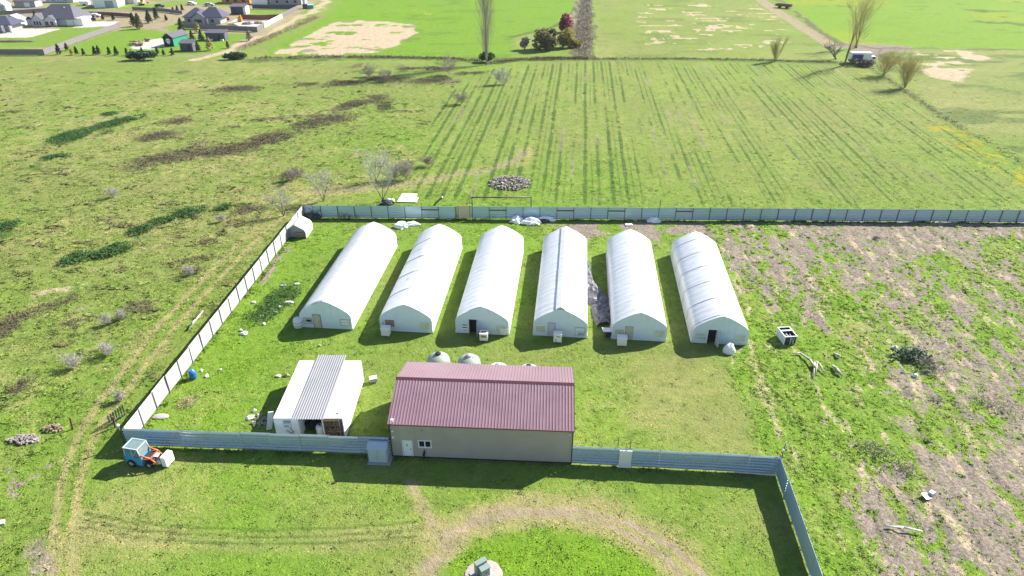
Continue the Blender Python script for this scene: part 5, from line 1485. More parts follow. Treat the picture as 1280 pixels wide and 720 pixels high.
def thicket(name, label, cat, line, half_w, h, mat, seed, leaf=0.16, dens=26, group=None, twiggy=False):
    """low bramble or scrub mound following a line; leaves or dry stems filling a lumpy volume"""
    r = np.random.default_rng(seed)
    pts = np.array(line, float)
    segL = np.hypot(*(pts[1:] - pts[:-1]).T); tot = segL.sum() if len(pts) > 1 else 0.1
    n = int(min(26000, max(200, dens * (tot + 1.6 * half_w) * 2 * half_w)))
    s = r.random(n) * tot; cum = np.concatenate([[0], np.cumsum(segL)])
    i = np.clip(np.searchsorted(cum, s) - 1, 0, len(segL) - 1)
    f = (s - cum[i]) / np.maximum(segL[i], 1e-6)
    c = pts[i] + (pts[i + 1] - pts[i]) * f[:, None]
    a = r.random(n) * 6.283; q = np.sqrt(r.random(n))
    x = c[:, 0] + np.cos(a) * q * half_w; y = c[:, 1] + np.sin(a) * q * half_w
    lump = fbm(x + seed, y, 0.8 / max(half_w, 0.8), seed, 4)
    keep = (lump > 0.28 + 0.30 * q * q * r.random(n)) & (r.random(n) > 0.75 * q ** 3)
    x, y, q, lump = x[keep], y[keep], q[keep], lump[keep]
    n = len(x)
    top = h * np.sqrt(np.maximum(1 - q ** 2 * 0.85, 0)) * (0.25 + 1.5 * np.clip(lump - 0.2, 0, 1))
    o0 = np.array([pts[:, 0].mean(), pts[:, 1].mean()])
    z = top * (1 - 0.55 * r.random(n) ** 2)
    P3 = np.stack([x - o0[0], y - o0[1], z], 1)
    if not twiggy:
        co, fs = leaf_cards(P3, leaf, r)
        me = fast_mesh(name, co, fs, mat)
    else:
        d = r.normal(size=(n, 3)); d[:, 2] = np.abs(d[:, 2]) * 0.8 + 0.15; d /= np.linalg.norm(d, axis=1)[:, None]
        L = (leaf * 2.6 * (0.5 + r.random(n)))[:, None]
        w = r.normal(size=(n, 3)); w -= d * (w * d).sum(1)[:, None]; w /= np.linalg.norm(w, axis=1)[:, None]
        w *= leaf * 0.22
        base = P3.copy(); base[:, 2] *= 0.55
        co = np.stack([base - w, base + w, base + d * L], 1).reshape(-1, 3)
        me = fast_mesh(name, co, np.arange(3 * n).reshape(n, 3), mat)
    o = link_mesh(name, me, None, (o0[0], o0[1], -0.03))
    return tag(o, label, cat, group)

DG = "dark green bramble thickets in the rough field"
for k, (ln, w, h, lab) in enumerate([
    ([(80, 175), (100, 168), (122, 165)], 4.0, 1.0, "dark green bramble thicket in the far left field, largest of that cluster"),
    ([(128, 158), (150, 152), (172, 146)], 2.6, 0.9, "dark green bramble strip trailing right from the largest far thicket"),
    ([(134, 143), (142, 142)], 1.6, 0.7, "small dark green bramble clump above the far thickets"),
    ([(84, 327), (98, 324), (108, 321)], 1.7, 1.1, "dark green bramble mound at the left end of a row of mounds"),
    ([(118, 320), (138, 316), (156, 311)], 1.8, 1.2, "broad dark green bramble mound, second from the left end of the row of mounds"),
    ([(168, 292), (184, 286)], 1.5, 1.0, "dark green bramble mound in the middle of the row of mounds"),
    ([(196, 278), (215, 272)], 1.5, 0.9, "dark green bramble mound with a gap above, second from the right end of the row"),
    ([(226, 270), (250, 262)], 1.7, 1.0, "dark green bramble mound at the right end of the row of mounds"),
    ([(274, 261), (285, 258)], 1.3, 0.8, "small dark green bramble clump beside brown scrub left of the far corner"),
    ([(62, 197), (80, 196)], 1.8, 0.7, "small dark green clump on the left of the field, above the row of mounds"),
    ([(-5, 284), (16, 282)], 1.6, 0.9, "dark green bramble clump at the left edge of the picture")]):
    thicket("bramble_thicket", lab, "bramble", PW(ln), w * 1.15, h * 0.9, M['leaf_d'], 200 + k, 0.11, 60, DG)
SG = "brown scrub patches in the rough field"
for k, (ln, w, h, lab) in enumerate([
    ([(178, 207), (215, 196), (245, 191)], 3.4, 0.6, "brown scrub patch at the lower left end of the long scrub band"),
    ([(258, 190), (300, 186), (328, 182)], 3.4, 0.7, "brown scrub patch in the middle of the long scrub band"),
    ([(322, 178), (352, 168)], 3.4, 0.7, "brown scrub patch right of the middle of the long scrub band"),
    ([(372, 160), (395, 154), (440, 146)], 3.0, 0.9, "dark brown scrub patch toward the upper right of the long scrub band"),
    ([(430, 136), (450, 128), (474, 122)], 2.8, 0.9, "dark brown scrub patch under the ditch, upper right end of the band"),
    ([(478, 128), (484, 140)], 1.8, 0.7, "narrow brown scrub strip just right of the band's upper end"),
    ([(415, 105), (450, 104)], 2.6, 1.1, "brown scrub patch by the green hollow, left of three"),
    ([(462, 100), (490, 99), (508, 101)], 3.2, 1.6, "tall brown scrub patch by the green hollow, middle of three"),
    ([(520, 103), (548, 100), (552, 96)], 3.0, 1.4, "brown scrub patch by the green hollow, right of three"),
    ([(375, 107), (395, 105)], 1.8, 0.8, "small brown scrub patch left of the green hollow"),
    ([(575, 93), (604, 91)], 2.0, 1.0, "reddish brown scrub patch right of the green hollow"),
    ([(498, 87), (548, 85)], 1.4, 1.0, "thin line of scrub inside the green hollow"),
    ([(278, 113), (300, 111), (318, 112)], 2.6, 0.9, "dark brown scrub patch under the suburb, upper left field"),
    ([(182, 173), (212, 167)], 2.6, 0.8, "dark brown scrub patch right of the far bramble thicket"),
    ([(216, 153), (232, 151)], 1.8, 0.7, "small dark scrub patch above a larger one, upper left field"),
    ([(-10, 422), (15, 404), (36, 392)], 1.7, 0.7, "dark scrub mound at the left edge, middle height"),
    ([(48, 390), (72, 380), (98, 370)], 1.2, 0.6, "dark scrub streak running right from the mound at the left edge"),
    ([(80, 406), (106, 400)], 1.0, 0.5, "low dark scrub streak below the longer streak at left"),
    ([(18, 490), (40, 473)], 0.9, 0.5, "small dark scrub streak low in the left field"),
    ([(220, 329), (255, 322)], 0.8, 0.4, "low dark scrub streak beside the pale dead shrub"),
    ([(228, 341), (252, 337)], 0.7, 0.45, "low dark scrub under the pale dead shrub"),
    ([(253, 304), (264, 302)], 0.8, 0.6, "round dark scrub clump near the wheel tracks"),
    ([(298, 268), (318, 258)], 1.6, 0.7, "grey brown scrub by the wheel tracks near the far corner"),
    ([(352, 222), (372, 216)], 1.8, 1.2, "round grey scrub bush beyond the far corner of the pale fence")]):
    thicket("scrub_patch", lab, "scrub", PW(ln), w * 1.35, h * 0.85, M['scrub'], 300 + k, 0.15, 32, SG, True)
thicket("bramble_mound", "dark green bramble mound with bags and stones around it in the right field", "bramble", PW([(1128, 447), (1140, 452), (1152, 455)]), 2.0, 1.3, M['leaf_b'], 401, 0.15, 45)
thicket("dry_bramble", "grey brown dry half of the bramble mound in the right field", "bramble", PW([(1158, 455), (1170, 462)]), 1.8, 1.0, M['twig'], 402, 0.2, 40, None, True)
thicket("weed_pile", "rank dark weeds with white litter between the pale fence and the leftmost greenhouse", "weeds", PW([(322, 398), (338, 385), (352, 372), (362, 362)]), 2.4, 0.5, M['leaf_w'], 403, 0.08, 90)
thicket("weed_mound", "dry brownish mound of stalks by the foot of the pale fence", "weeds", PW([(218, 507), (242, 501)]), 1.2, 0.5, M['straw'], 404, 0.16, 50, None, True)
for k, (ln, w, h, lab) in enumerate([
    ([(1082, 560), (1110, 566)], 1.5, 0.5, "grey weed clump in the right field, left of two close together"), ([(1125, 580), (1135, 594)], 1.3, 0.5, "grey brown weed clump in the right field above the white pipe"),
    ([(1225, 500), (1262, 512)], 1.8, 0.6, "wide grey dry weed clump near the right edge"), ([(1170, 500), (1176, 503)], 0.9, 0.4, "small grey weed clump below the bramble mound"),
    ([(1094, 298), (1096, 299)], 0.5, 0.5, "single dark tuft on the straw near the back fence, right field")]):
    thicket("dry_weeds", lab, "weeds", PW(ln), w, h, M['twig'], 440 + k, 0.16, 30, "dry weeds in the right field", True)

# hedge and ditch growth
thicket("ditch_growth", "dark overgrown ditch line between the rough field and the far green field", "ditch plants", PW([(320, 74), (400, 72), (480, 72), (560, 74), (600, 78)]), 1.5, 1.2, M['scrub'], 450, 0.32, 16, None, True)
thicket("ditch_growth", "dark overgrown ditch line above the crop rows, left of the ditch strip", "ditch plants", PW([(612, 80), (650, 75), (700, 74), (745, 74)]), 1.8, 1.4, M['scrub'], 451, 0.32, 20, None, True)
thicket("ditch_growth", "thin dark weedy line above the crop rows, right of the ditch strip", "ditch plants", PW([(748, 74), (860, 74), (960, 76), (1050, 79)]), 1.0, 0.9, M['scrub'], 452, 0.3, 14, None, True)
thicket("ditch_growth", "wide grey weedy ditch strip running away at the top of the picture", "ditch plants", PW([(731, 70), (729, 45), (731, 20), (733, -4)]), 3.6, 1.6, M['twig'], 453, 0.42, 6, None, True)
thicket("ditch_growth", "brown weedy boundary line between the crop rows and the olive field at right", "ditch plants", PW([(1085, 84), (1120, 106), (1160, 134), (1205, 162)]), 1.1, 0.5, M['twig'], 454, 0.22, 10, None, True)
thicket("ditch_growth", "grassy bank with dry stalks along the dirt track under the suburb", "ditch plants", PW([(300, 62), (330, 50), (355, 40), (395, 22)]), 2.2, 1.2, M['straw'], 455, 0.34, 12, None, True)

def tree_segments(r, h, spread, levels, kids, upright, r0, lean=0.0, trunk_frac=0.35, clear=0.2):
    """list of (p0, p1, r0, r1, level)"""
    segs = []
    def grow(p, d, L, rad, lev):
        n = 4 if lev == 0 else 3
        pts = [p]
        for i in range(n):
            d = (d + np.array([r.normal() * 0.10, r.normal() * 0.10, 0.10 * upright]) * (0.6 + 0.5 * lev)); d = d / np.linalg.norm(d)
            q = pts[-1] + d * L / n
            ra = rad * (1 - 0.75 * i / n); rb = rad * (1 - 0.75 * (i + 1) / n)
            segs.append((pts[-1], q, ra, rb, lev)); pts.append(q)
            if lev < levels:
                m = kids if lev else kids + 1
                for k in range(m):
                    if lev == 0 and (i + 0.5) / n < clear: continue
                    if r.random() < 0.85:
                        t = r.random(); a = r.random() * 6.283
                        side = np.array([cos(a), sin(a), 0.0])
                        nd = d * (0.75 + 0.5 * upright) + side * spread * (0.7 + 0.6 * r.random()); nd = nd / np.linalg.norm(nd)
                        grow(pts[-2] * (1 - t) + q * t, nd, L * (0.42 + 0.25 * r.random()) * (1.15 - 0.4 * i / n), max(rb * 0.55, 0.012), lev + 1)
    d0 = np.array([lean, 0, 1.0]); d0 /= np.linalg.norm(d0)
    grow(np.zeros(3), d0, h, r0, 0)
    return segs

def seg_mesh(name, segs, mat, n=3, rmin=0.0):
    S_ = len(segs)
    p0 = np.array([s[0] for s in segs]); p1 = np.array([s[1] for s in segs])
    ra = np.maximum(np.array([s[2] for s in segs]), rmin); rb = np.maximum(np.array([s[3] for s in segs]), rmin)
    d = p1 - p0; d /= np.linalg.norm(d, axis=1)[:, None] + 1e-9
    ref = np.where(np.abs(d[:, 2:3]) > 0.9, np.array([[1., 0, 0]]), np.array([[0., 0, 1]]))
    u = np.cross(d, ref); u /= np.linalg.norm(u, axis=1)[:, None] + 1e-9
    v = np.cross(d, u)
    co = np.zeros((S_, 2, n, 3))
    for k in range(n):
        a = 6.283 * k / n
        o = u * cos(a) + v * sin(a)
        co[:, 0, k] = p0 + o * ra[:, None]; co[:, 1, k] = p1 + o * rb[:, None]
    base = np.arange(S_)[:, None] * 2 * n
    fs = np.concatenate([np.concatenate([base + k, base + (k + 1) % n, base + n + (k + 1) % n, base + n + k], 1) for k in range(n)])
    return fast_mesh(name, co.reshape(-1, 3), fs, mat)

def bare_tree(name, label, cat, loc, h, spread=0.7, levels=3, kids=3, upright=0.5, r0=0.2, seed=1, mat='twig', twig_r=0.02, stems=1, group=None, clear=0.2, fan=0.35, trunk='bark'):
    root = thing(name, label, cat, loc, 0, group)
    r = np.random.default_rng(seed)
    big, small = [], []
    for s in range(stems):
        lean = 0 if stems == 1 else (s / (stems - 1) - 0.5) * 2 * fan
        hh = h * (0.75 + 0.25 * r.random()) if stems > 1 else h
        sg = tree_segments(r, hh, spread, levels, kids, upright, r0, lean, clear=clear)
        if stems > 1:
            rot = r.random() * 6.283; c_, s_ = cos(rot), sin(rot)
            off = np.array([r.normal() * 0.25 * r0 * 4, r.normal() * 0.25 * r0 * 4, 0])
            Rm = np.array([[c_, -s_, 0], [s_, c_, 0], [0, 0, 1]]) if s % 2 else np.eye(3)
            sg = [(Rm @ a + off, Rm @ b + off, x, y, l) for a, b, x, y, l in sg]
        big += [q for q in sg if q[4] == 0]; small += [q for q in sg if q[4] > 0]
    link_mesh("trunk", seg_mesh("trunk", big, M[trunk], 6), root)
    if small: link_mesh("crown", seg_mesh("crown", small, M[mat], 3, twig_r), root)
    return root

pp = P(608, 81)
bare_tree("bare_tree", "tall slender leafless tree at the ditch line, near the top middle", "tree", pp, 25, 0.22, 3, 4, 0.9, 0.30, 11, 'twig', 0.014, clear=0.08)
p = P(1056, 82)
bare_tree("bare_tree", "tall yellow-twigged leafless tree standing left of the white and blue truck", "tree", p, 15.5, 0.5, 3, 2, 0.7, 0.26, 21, 'twig_y', 0.017, 2, "yellow-twigged trees round the truck", 0.35, 0.12)
p = P(1070, 60)
bare_tree("bare_tree", "yellow-twigged leafless tree with several stems standing behind the white and blue truck", "tree", p, 15, 0.5, 3, 2, 0.7, 0.22, 22, 'twig_y', 0.017, 3, "yellow-twigged trees round the truck", 0.35, 0.22)
p = P(1104, 94)
bare_tree("bare_bush", "yellow-twigged leafless bush on the bank right of the truck, left of two", "bush", p, 6.2, 0.75, 3, 2, 0.5, 0.06, 23, 'twig_y', 0.010, 8, "yellow-twigged bushes on the bank", 0.1, 0.55)
p = P(1131, 110)
bare_tree("bare_bush", "yellow-twigged leafless bush on the bank right of the truck, right of two", "bush", p, 7.2, 0.65, 3, 2, 0.55, 0.06, 24, 'twig_y', 0.010, 9, "yellow-twigged bushes on the bank", 0.1, 0.4)
p = P(969, 77)
bare_tree("bare_bush", "thin cluster of upright yellow twigs on the weedy line left of the truck", "bush", p, 6.0, 0.35, 2, 3, 0.9, 0.07, 25, 'twig_y', 0.015, 6, None, 0.1, 0.3)
p = P(1046, 74)
bare_tree("dead_stump", "dark broken leafless stump leaning left beside the tall tree near the truck", "tree", p, 6, 0.8, 2, 3, 0.3, 0.3, 26, 'bark', 0.04, 2, None, 0.2, 0.8)
for k, (px, py, h, lab) in enumerate([
    (478, 251, 11.5, "pale leafless tree beyond the back fence beside the scrap heap"), (470, 226, 8, "pale bushy leafless tree up the slope behind the scrap heap"),
    (405, 251, 8.0, "wide pale leafless tree just beyond the back fence near its left end"), (354, 270, 6.5, "pale leafless tree outside the far left corner of the yard")]):
    bare_tree("bare_tree", lab, "tree", P(px, py), h * 0.62, 0.75, 3, 2, 0.5, 0.09, 30 + k, 'twig_w', 0.011, 3, "pale leafless trees near the far corner", 0.15, 0.45)
for k, (px, py, h, lab) in enumerate([
    (240, 343, 1.8, "bright white dead shrub in the left field by the wheel tracks"), (278, 277, 1.5, "bright white dead twig bush above the scrub clump near the tracks"), (142, 247, 2.2, "pale upright dead shrub in the middle of the left field"),
    (137, 443, 2.2, "pale grey dead shrub in the lower left field, right of two"), (92, 460, 2.4, "pale grey dead shrub in the lower left field, left of two"), (137, 405, 1.6, "white-flecked dead shrub in the left field, left of a leafy one"),
    (152, 400, 1.6, "white-flecked shrub with some leaves in the left field"), (152, 500, 1.6, "greenish dead shrub beside the mesh panel"), (630, 105, 5, "grey leafless bush at the left edge of the crop rows, upper"), (577, 130, 4, "pale leafless bush at the left edge of the crop rows, lower"),
    (562, 93, 6.5, "grey leafless bush at the right end of the green hollow"), (462, 96, 4, "pale leafless bush in the scrub left of the green hollow"), (484, 102, 4, "pale leafless bush in the scrub below the green hollow"),
    (507, 226, 4.5, "reddish grey leafless bush right of the pale tree on the slope"), (494, 224, 3.8, "grey leafless bush hugging the pale tree on the slope"), (365, 225, 3.4, "grey leafless bush left of the slope trees"), (534, 207, 2.6, "lilac-grey leafless bush on the far slope, right of the pale tree")]):
    bare_tree("dead_shrub", lab, "shrub", P(px, py), h * 0.75, 0.9, 3, 2, 0.3, 0.025, 50 + k, 'twig' if k > 8 else 'dead', 0.006 if k < 8 else 0.014, 4, "leafless shrubs in the rough field", 0.0, 0.8, 'twig')

def leafy_bush(name, label, cat, loc, dims, mat, seed, n=2600, leaf=0.22, group=None, lobes=9):
    root = thing(name, label, cat, loc, 0, group)
    r = np.random.default_rng(seed)
    cs = np.stack([r.normal(size=lobes) * dims[0] * 0.22, r.normal(size=lobes) * dims[1] * 0.22, dims[2] * (0.3 + 0.5 * r.random(lobes))], 1)
    rad = dims[2] * (0.22 + 0.2 * r.random(lobes))
    k = r.integers(0, lobes, n)
    d = r.normal(size=(n, 3)); d /= np.linalg.norm(d, axis=1)[:, None]
    p = cs[k] + d * (rad[k] * (0.55 + 0.5 * r.random(n)))[:, None] * np.array([dims[0] / dims[2] * .6 + .4, dims[1] / dims[2] * .6 + .4, 1])
    p = p[p[:, 2] > 0.02]
    co, fs = leaf_cards(p, leaf, r, 0.3)
    link_mesh("crown", fast_mesh("crown", co, fs, mat), root)
    segs = [(np.zeros(3), c * np.array([.8, .8, 1]), 0.09 * dims[2] / 4, 0.03 * dims[2] / 4, 0) for c in cs]
    link_mesh("trunk", seg_mesh("trunk", segs, M['bark'], 5), root)
    return root
p = P(683, 62)
leafy_bush("round_bush", "big rounded olive bush by the ditch strip at the top middle", "bush", p, (8, 6, 7.0), M['leaf_o'], 5, 3800, 0.30)
leafy_bush("round_bush", "yellow-green bush at the right side of the big olive bush", "bush", P(703, 60), (6, 5, 6.0), M['leaf_y'], 6, 2400, 0.28)
leafy_bush("round_bush", "dusky red bush behind the big olive bush", "bush", P(706, 40), (4.5, 4, 6.5), M['leaf_r'], 7, 1800, 0.3)
leafy_bush("round_bush", "low yellow-green weedy bush right of the big olive bush, on the ditch strip", "bush", P(722, 60), (3.5, 3.5, 3), M['leaf_y'], 8, 900, 0.25)
leafy_bush("small_tree", "small dark round-headed tree left of the big olive bush", "tree", P(656, 62), (3.0, 2.5, 3.8), M['bark'], 9, 900, 0.2)
for k, (a, b) in enumerate([((610, 78), 3.2), ]):
    leafy_bush("round_bush", "dark bush round the foot of the tall slender tree", "bush", P(*a), (5, 3, b), M['leaf_d'], 15, 1200, 0.25)

def conifer(loc, h, label, mat, seed, w=0.46, group="young conifers round the suburb plots"):
    h *= 0.85
    root = thing("conifer", label, "conifer", loc, 0, group)
    r = np.random.default_rng(seed)
    n = int(260 + 90 * h)
    t = r.random(n) ** 0.75
    a = r.random(n) * 6.283
    tier = 0.75 + 0.25 * np.cos(t * h * 7)
    rr_ = (1 - t) ** 0.7 * h * w * 0.8 * (0.35 + 0.65 * np.sqrt(r.random(n))) * tier * (0.75 + 0.5 * vnoise(a * 1.3, t * 4 + seed, seed))
    p = np.stack([np.cos(a) * rr_, np.sin(a) * rr_, h * (0.06 + 0.94 * t)], 1)
    co, fs = leaf_cards(p, 0.055 * h ** 0.7 + 0.05, r, 0.2)
    link_mesh("crown", fast_mesh("crown", co, fs, mat), root)
    link_mesh("trunk", seg_mesh("trunk", [(np.zeros(3), np.array([0, 0, h * 0.85]), 0.03 * h, 0.01, 0)], M['bark'], 5), root)
    return root
for k, (px, py, h, mt, lab) in enumerate([
    (74, 68, 4.0, 'needle', "dark young conifer at the bend of the long grey fence"), (84, 63, 3.0, 'needle_o', "thin olive conifer inside the fence bend"), (90, 69, 2.4, 'twig_y', "dry yellowish young conifer right of the fence bend, first in the row"),
    (96, 68, 3.0, 'needle', "young conifer in the front row, second after the fence bend"), (105, 69, 2.6, 'needle_o', "pale young conifer in the front row, third after the fence bend"), (119, 68, 3.2, 'needle', "young conifer in the front row, left of a touching pair"),
    (124, 68, 3.4, 'needle_o', "young conifer in the front row, right of a touching pair"), (137, 68, 2.8, 'needle', "young conifer in the front row, just after the touching pair"), (146, 69, 3.4, 'needle', "tall young conifer in the front row near the dark bush"),
    (159, 69, 2.8, 'needle_o', "young conifer in the front row right above the dark bush's left end"), (165, 70, 2.6, 'twig_y', "dry young conifer beside the dark bush"), (178, 67, 2.4, 'needle', "small dark conifer behind the dark bush"), (197, 67, 2.6, 'needle', "small dark conifer at the right end of the dark bush"), (205, 69, 2.2, 'needle', "tiny conifer between the dark bush and the dark shed"), (216, 69, 2.8, 'needle_o', "olive conifer left of the small dark shed"),
    (168, 33, 6.2, 'needle', "dark conifer by the gravel drive, leftmost of four"), (175, 36, 7.0, 'leaf_o', "olive green tree by the gravel drive, second of four"), (187, 29, 6.0, 'needle', "dark round tree by the gravel drive, third of four"), (196, 24, 5.5, 'needle', "dark round tree by the gravel drive, rightmost of four"),
    (217, 16, 3.0, 'needle', "small dark conifer at the road near the drive, left of three"), (222, 14, 3.0, 'needle', "small dark conifer at the road near the drive, middle of three"), (228, 13, 3.2, 'needle', "small dark conifer at the road near the drive, right of three"),
    (228, 41, 6.5, 'needle_o', "tall olive conifer left of the grey fence of the navy-roofed house"), (248, 41, 5.0, 'twig_y', "yellowish conifer before the grey fence of the navy-roofed house"), (241, 52, 4.6, 'needle_o', "olive conifer right of the green shed"), (252, 51, 4.6, 'needle_o', "olive conifer left of the long dark shed"),
    (248, 64, 3.8, 'leaf_o', "olive bushy conifer right of the small dark shed"), (263, 63, 5.2, 'twig_y', "brownish bushy young tree below the long dark shed"), (285, 60, 2.8, 'needle_o', "small conifer right of the long dark shed"), (312, 51, 5.0, 'twig', "brown leafless young tree by the dirt track"),
    (118, 26, 3.2, 'needle', "dark round shrub left by the concrete drive"), (129, 25, 3.0, 'needle', "dark round shrub middle by the concrete drive"), (142, 25, 3.2, 'needle', "dark round shrub right by the concrete drive"), (44, 21, 3.0, 'needle', "dark shrub at the back left of the slate-roofed house"), (208, 26, 3.0, 'needle_o', "little conifer inside the curve of the gravel drive")]):
    conifer(P(px, py), h, lab, M[mt], 500 + k)
leafy_bush("dark_bush", "wide low dark bush at the edge of the rough field below the green shed", "bush", P(180, 75), (11, 3.5, 2.6), M['leaf_b'], 61, 1800, 0.25)
leafy_bush("dark_bush", "low dark bush beside the dirt track at the corner of the tan patch", "bush", P(302, 74), (9, 3.5, 2.2), M['leaf_b'], 62, 1200, 0.25)

# ------------------------------------------------------------------ the suburb at the top left
def gable_block(m, x0, x1, y0, y1, zr0, zr1, axis='x', oh=0.5, t=0.18, mi=0):
    """two roof slopes with thickness; axis is the ridge direction"""
    if axis == 'x':
        ym = (y0 + y1) / 2; sl = (zr1 - zr0) / (ym - y0)
        m.prism([(y0 - oh, zr0 - oh * sl), (ym, zr1), (ym, zr1 + t), (y0 - oh, zr0 - oh * sl + t)], 'x', x0 - oh, x1 + oh, mi)
        m.prism([(y1 + oh, zr0 - oh * sl), (ym, zr1), (ym, zr1 + t), (y1 + oh, zr0 - oh * sl + t)], 'x', x0 - oh, x1 + oh, mi)
    else:
        xm = (x0 + x1) / 2; sl = (zr1 - zr0) / (xm - x0)
        m.prism([(x0 - oh, zr0 - oh * sl), (xm, zr1), (xm, zr1 + t), (x0 - oh, zr0 - oh * sl + t)], 'y', y0 - oh, y1 + oh, mi)
        m.prism([(x1 + oh, zr0 - oh * sl), (xm, zr1), (xm, zr1 + t), (x1 + oh, zr0 - oh * sl + t)], 'y', y0 - oh, y1 + oh, mi)

def hip_roof(m, x0, x1, y0, y1, z0, z1, oh=0.6, ridge=0.5):
    """hip roof, ridge along x"""
    x0 -= oh; x1 += oh; y0 -= oh; y1 += oh
    ym = (y0 + y1) / 2; ins = (y1 - y0) / 2 * ridge * 2 * 0.9
    ins = min(ins, (x1 - x0) / 2 - 0.1)
    v = [(x0, y0, z0), (x1, y0, z0), (x1, y1, z0), (x0, y1, z0), (x0 + ins, ym, z1), (x1 - ins, ym, z1)]
    lo = [(a, b, z0 - 0.2) for a, b, c in v[:4]]
    m.add(v + lo, [(0, 1, 5, 4), (2, 3, 4, 5), (1, 2, 5), (3, 0, 4), (6, 7, 1, 0), (7, 8, 2, 1), (8, 9, 3, 2), (9, 6, 0, 3), (6, 7, 8, 9)])

def gable_wall(m, x0, x1, y0, y1, z0, z1, axis):
    """walls under a gable roof"""
    if axis == 'x': m.prism([(y0, 0), (y1, 0), (y1, z0), ((y0 + y1) / 2, z1), (y0, z0)], 'x', x0, x1)
    else: m.prism([(x0, 0), (x1, 0), (x1, z0), ((x0 + x1) / 2, z1), (x0, z0)], 'y', y0, y1)

def win(parent, x, y, z, w, h, frame, face='-y'):
    if face == '-y':
        f = part("window", parent, frame, ((x, y - 0.05, z), (w + 0.2, 0.1, h + 0.2)))
        part("pane", f, M['glass'], ((x, y - 0.115, z), (w, 0.04, h)))
    else:
        f = part("window", parent, frame, ((x + 0.05, y, z), (0.1, w + 0.2, h + 0.2)))
        part("pane", f, M['glass'], ((x + 0.115, y, z), (0.04, w, h)))
    return f

def wh_at(px, py): q = P(px, py); return (q.x, q.y, 0)

# house with the big slate roof
hx = wh_at(49, 32.5)
h = thing("house", "large house with dark slate roof and pale gabled front beside a white concrete drive", "house", hx, radians(-3)); h.scale = (0.78, 0.85, 0.9)
m = MB(); m.box((9.5, 7.5, 1.5), (19, 11, 3.0)); m.box((1.5, 1.0, 1.5), (7, 3, 3.0)); m.build("wall", M['lilacwall'], h)
m = MB(); m.prism([(-2.2, 0), (-2.2, 3.0), (0.8, 5.2), (3.8, 3.0), (3.8, 0)], 'y', -1.6, 2.0); m.build("front_gable", M['lilacwall'], h)
m = MB(); m.prism([(4.2, 0.4), (4.2, 2.8), (7.0, 4.4), (10.2, 2.8), (10.2, 0.4)], 'y', -0.9, 2.2); m.build("porch_gable", M['lilacwall'], h)
m = MB(); hip_roof(m, -1.5, 20, 1.0, 16, 3.1, 8.6, 0.6, 0.42)
gable_block(m, -2.2, 3.8, -1.6, 8, 3.0, 5.25, 'y', 0.4); gable_block(m, 4.2, 10.2, -0.9, 8, 2.85, 4.5, 'y', 0.4)
m.build("roof", M['slate'], h)
m = MB(); m.box((16.5, 1.8, 1.45), (3.6, 0.5, 2.9)); m.box((21.2, 5.0, 1.7), (5.0, 7, 3.4)); m.build("garage_wing", M['white'], h)
for gx in (16.5,): part("garage_door", h, M['frame_w'], ((gx, 1.51, 1.2), (2.8, 0.06, 2.3)))
part("garage_door", h, M['frame_w'], ((21.2, 1.46, 1.3), (3.6, 0.06, 2.5)))
for x, w in ((-0.6, 1.0), (0.9, 1.0), (2.4, 1.0)): win(h, x, -1.62, 1.5, w, 1.7, M['frame_w'])
for x in (5.6, 8.4): win(h, x, -0.92, 1.4, 1.7, 1.6, M['frame_w'])
part("porch_column", h, M['frame_w'], ((10.6, -0.9, 1.3), (0.35, 0.35, 2.6))); part("porch_column", h, M['frame_w'], ((4.0, -1.2, 1.3), (0.35, 0.35, 2.6)))
part("chimney", h, M['frame_w'], ((12, 6.6, 7.2), (0.7, 0.4, 0.5)))
part("side_wing", h, M['lilacwall'], ((-4.6, 2.5, 1.4), (4.2, 4, 2.8)))
m = MB(); gable_block(m, -6.7, -2.5, 0.5, 4.5, 2.8, 4.0, 'y', 0.3); m.build("side_roof", M['slate'], h)

# house cut by the left edge
h = thing("house", "dark-roofed house with white porch columns cut by the left edge", "house", wh_at(-6, 40))
m = MB(); m.box((0, 4, 1.4), (13, 7, 2.8)); m.build("wall", M['greywall'], h)
m = MB(); hip_roof(m, -6.5, 7.5, -0.5, 8, 2.9, 5.6, 0.8); m.build("roof", M['navy'], h)
for x in (4.3, 7.4): part("porch_column", h, M['white'], ((x, -1.0, 1.4), (0.8, 0.5, 2.8)))
win(h, 1.5, 0.5, 1.4, 1.8, 1.3, M['frame_w'])
# white outbuilding
h = thing("outbuilding", "small white outbuilding with a grey gable roof between the two left houses", "shed", wh_at(8, 33), 0.05)
m = MB(); gable_wall(m, 0, 5.8, 0, 5, 2.7, 4.2, 'y'); m.build("wall", M['lilacwall'], h)
m = MB(); gable_block(m, 0, 5.8, 0, 5, 2.75, 4.3, 'y', 0.3); m.build("roof", M['frame_g'], h)
part("side_wall", h, M['white'], ((5.84, 2.5, 1.35), (0.06, 4.8, 2.6)))
part("door", h, M['white'], ((4.2, -0.04, 1.1), (1.1, 0.08, 2.1)))

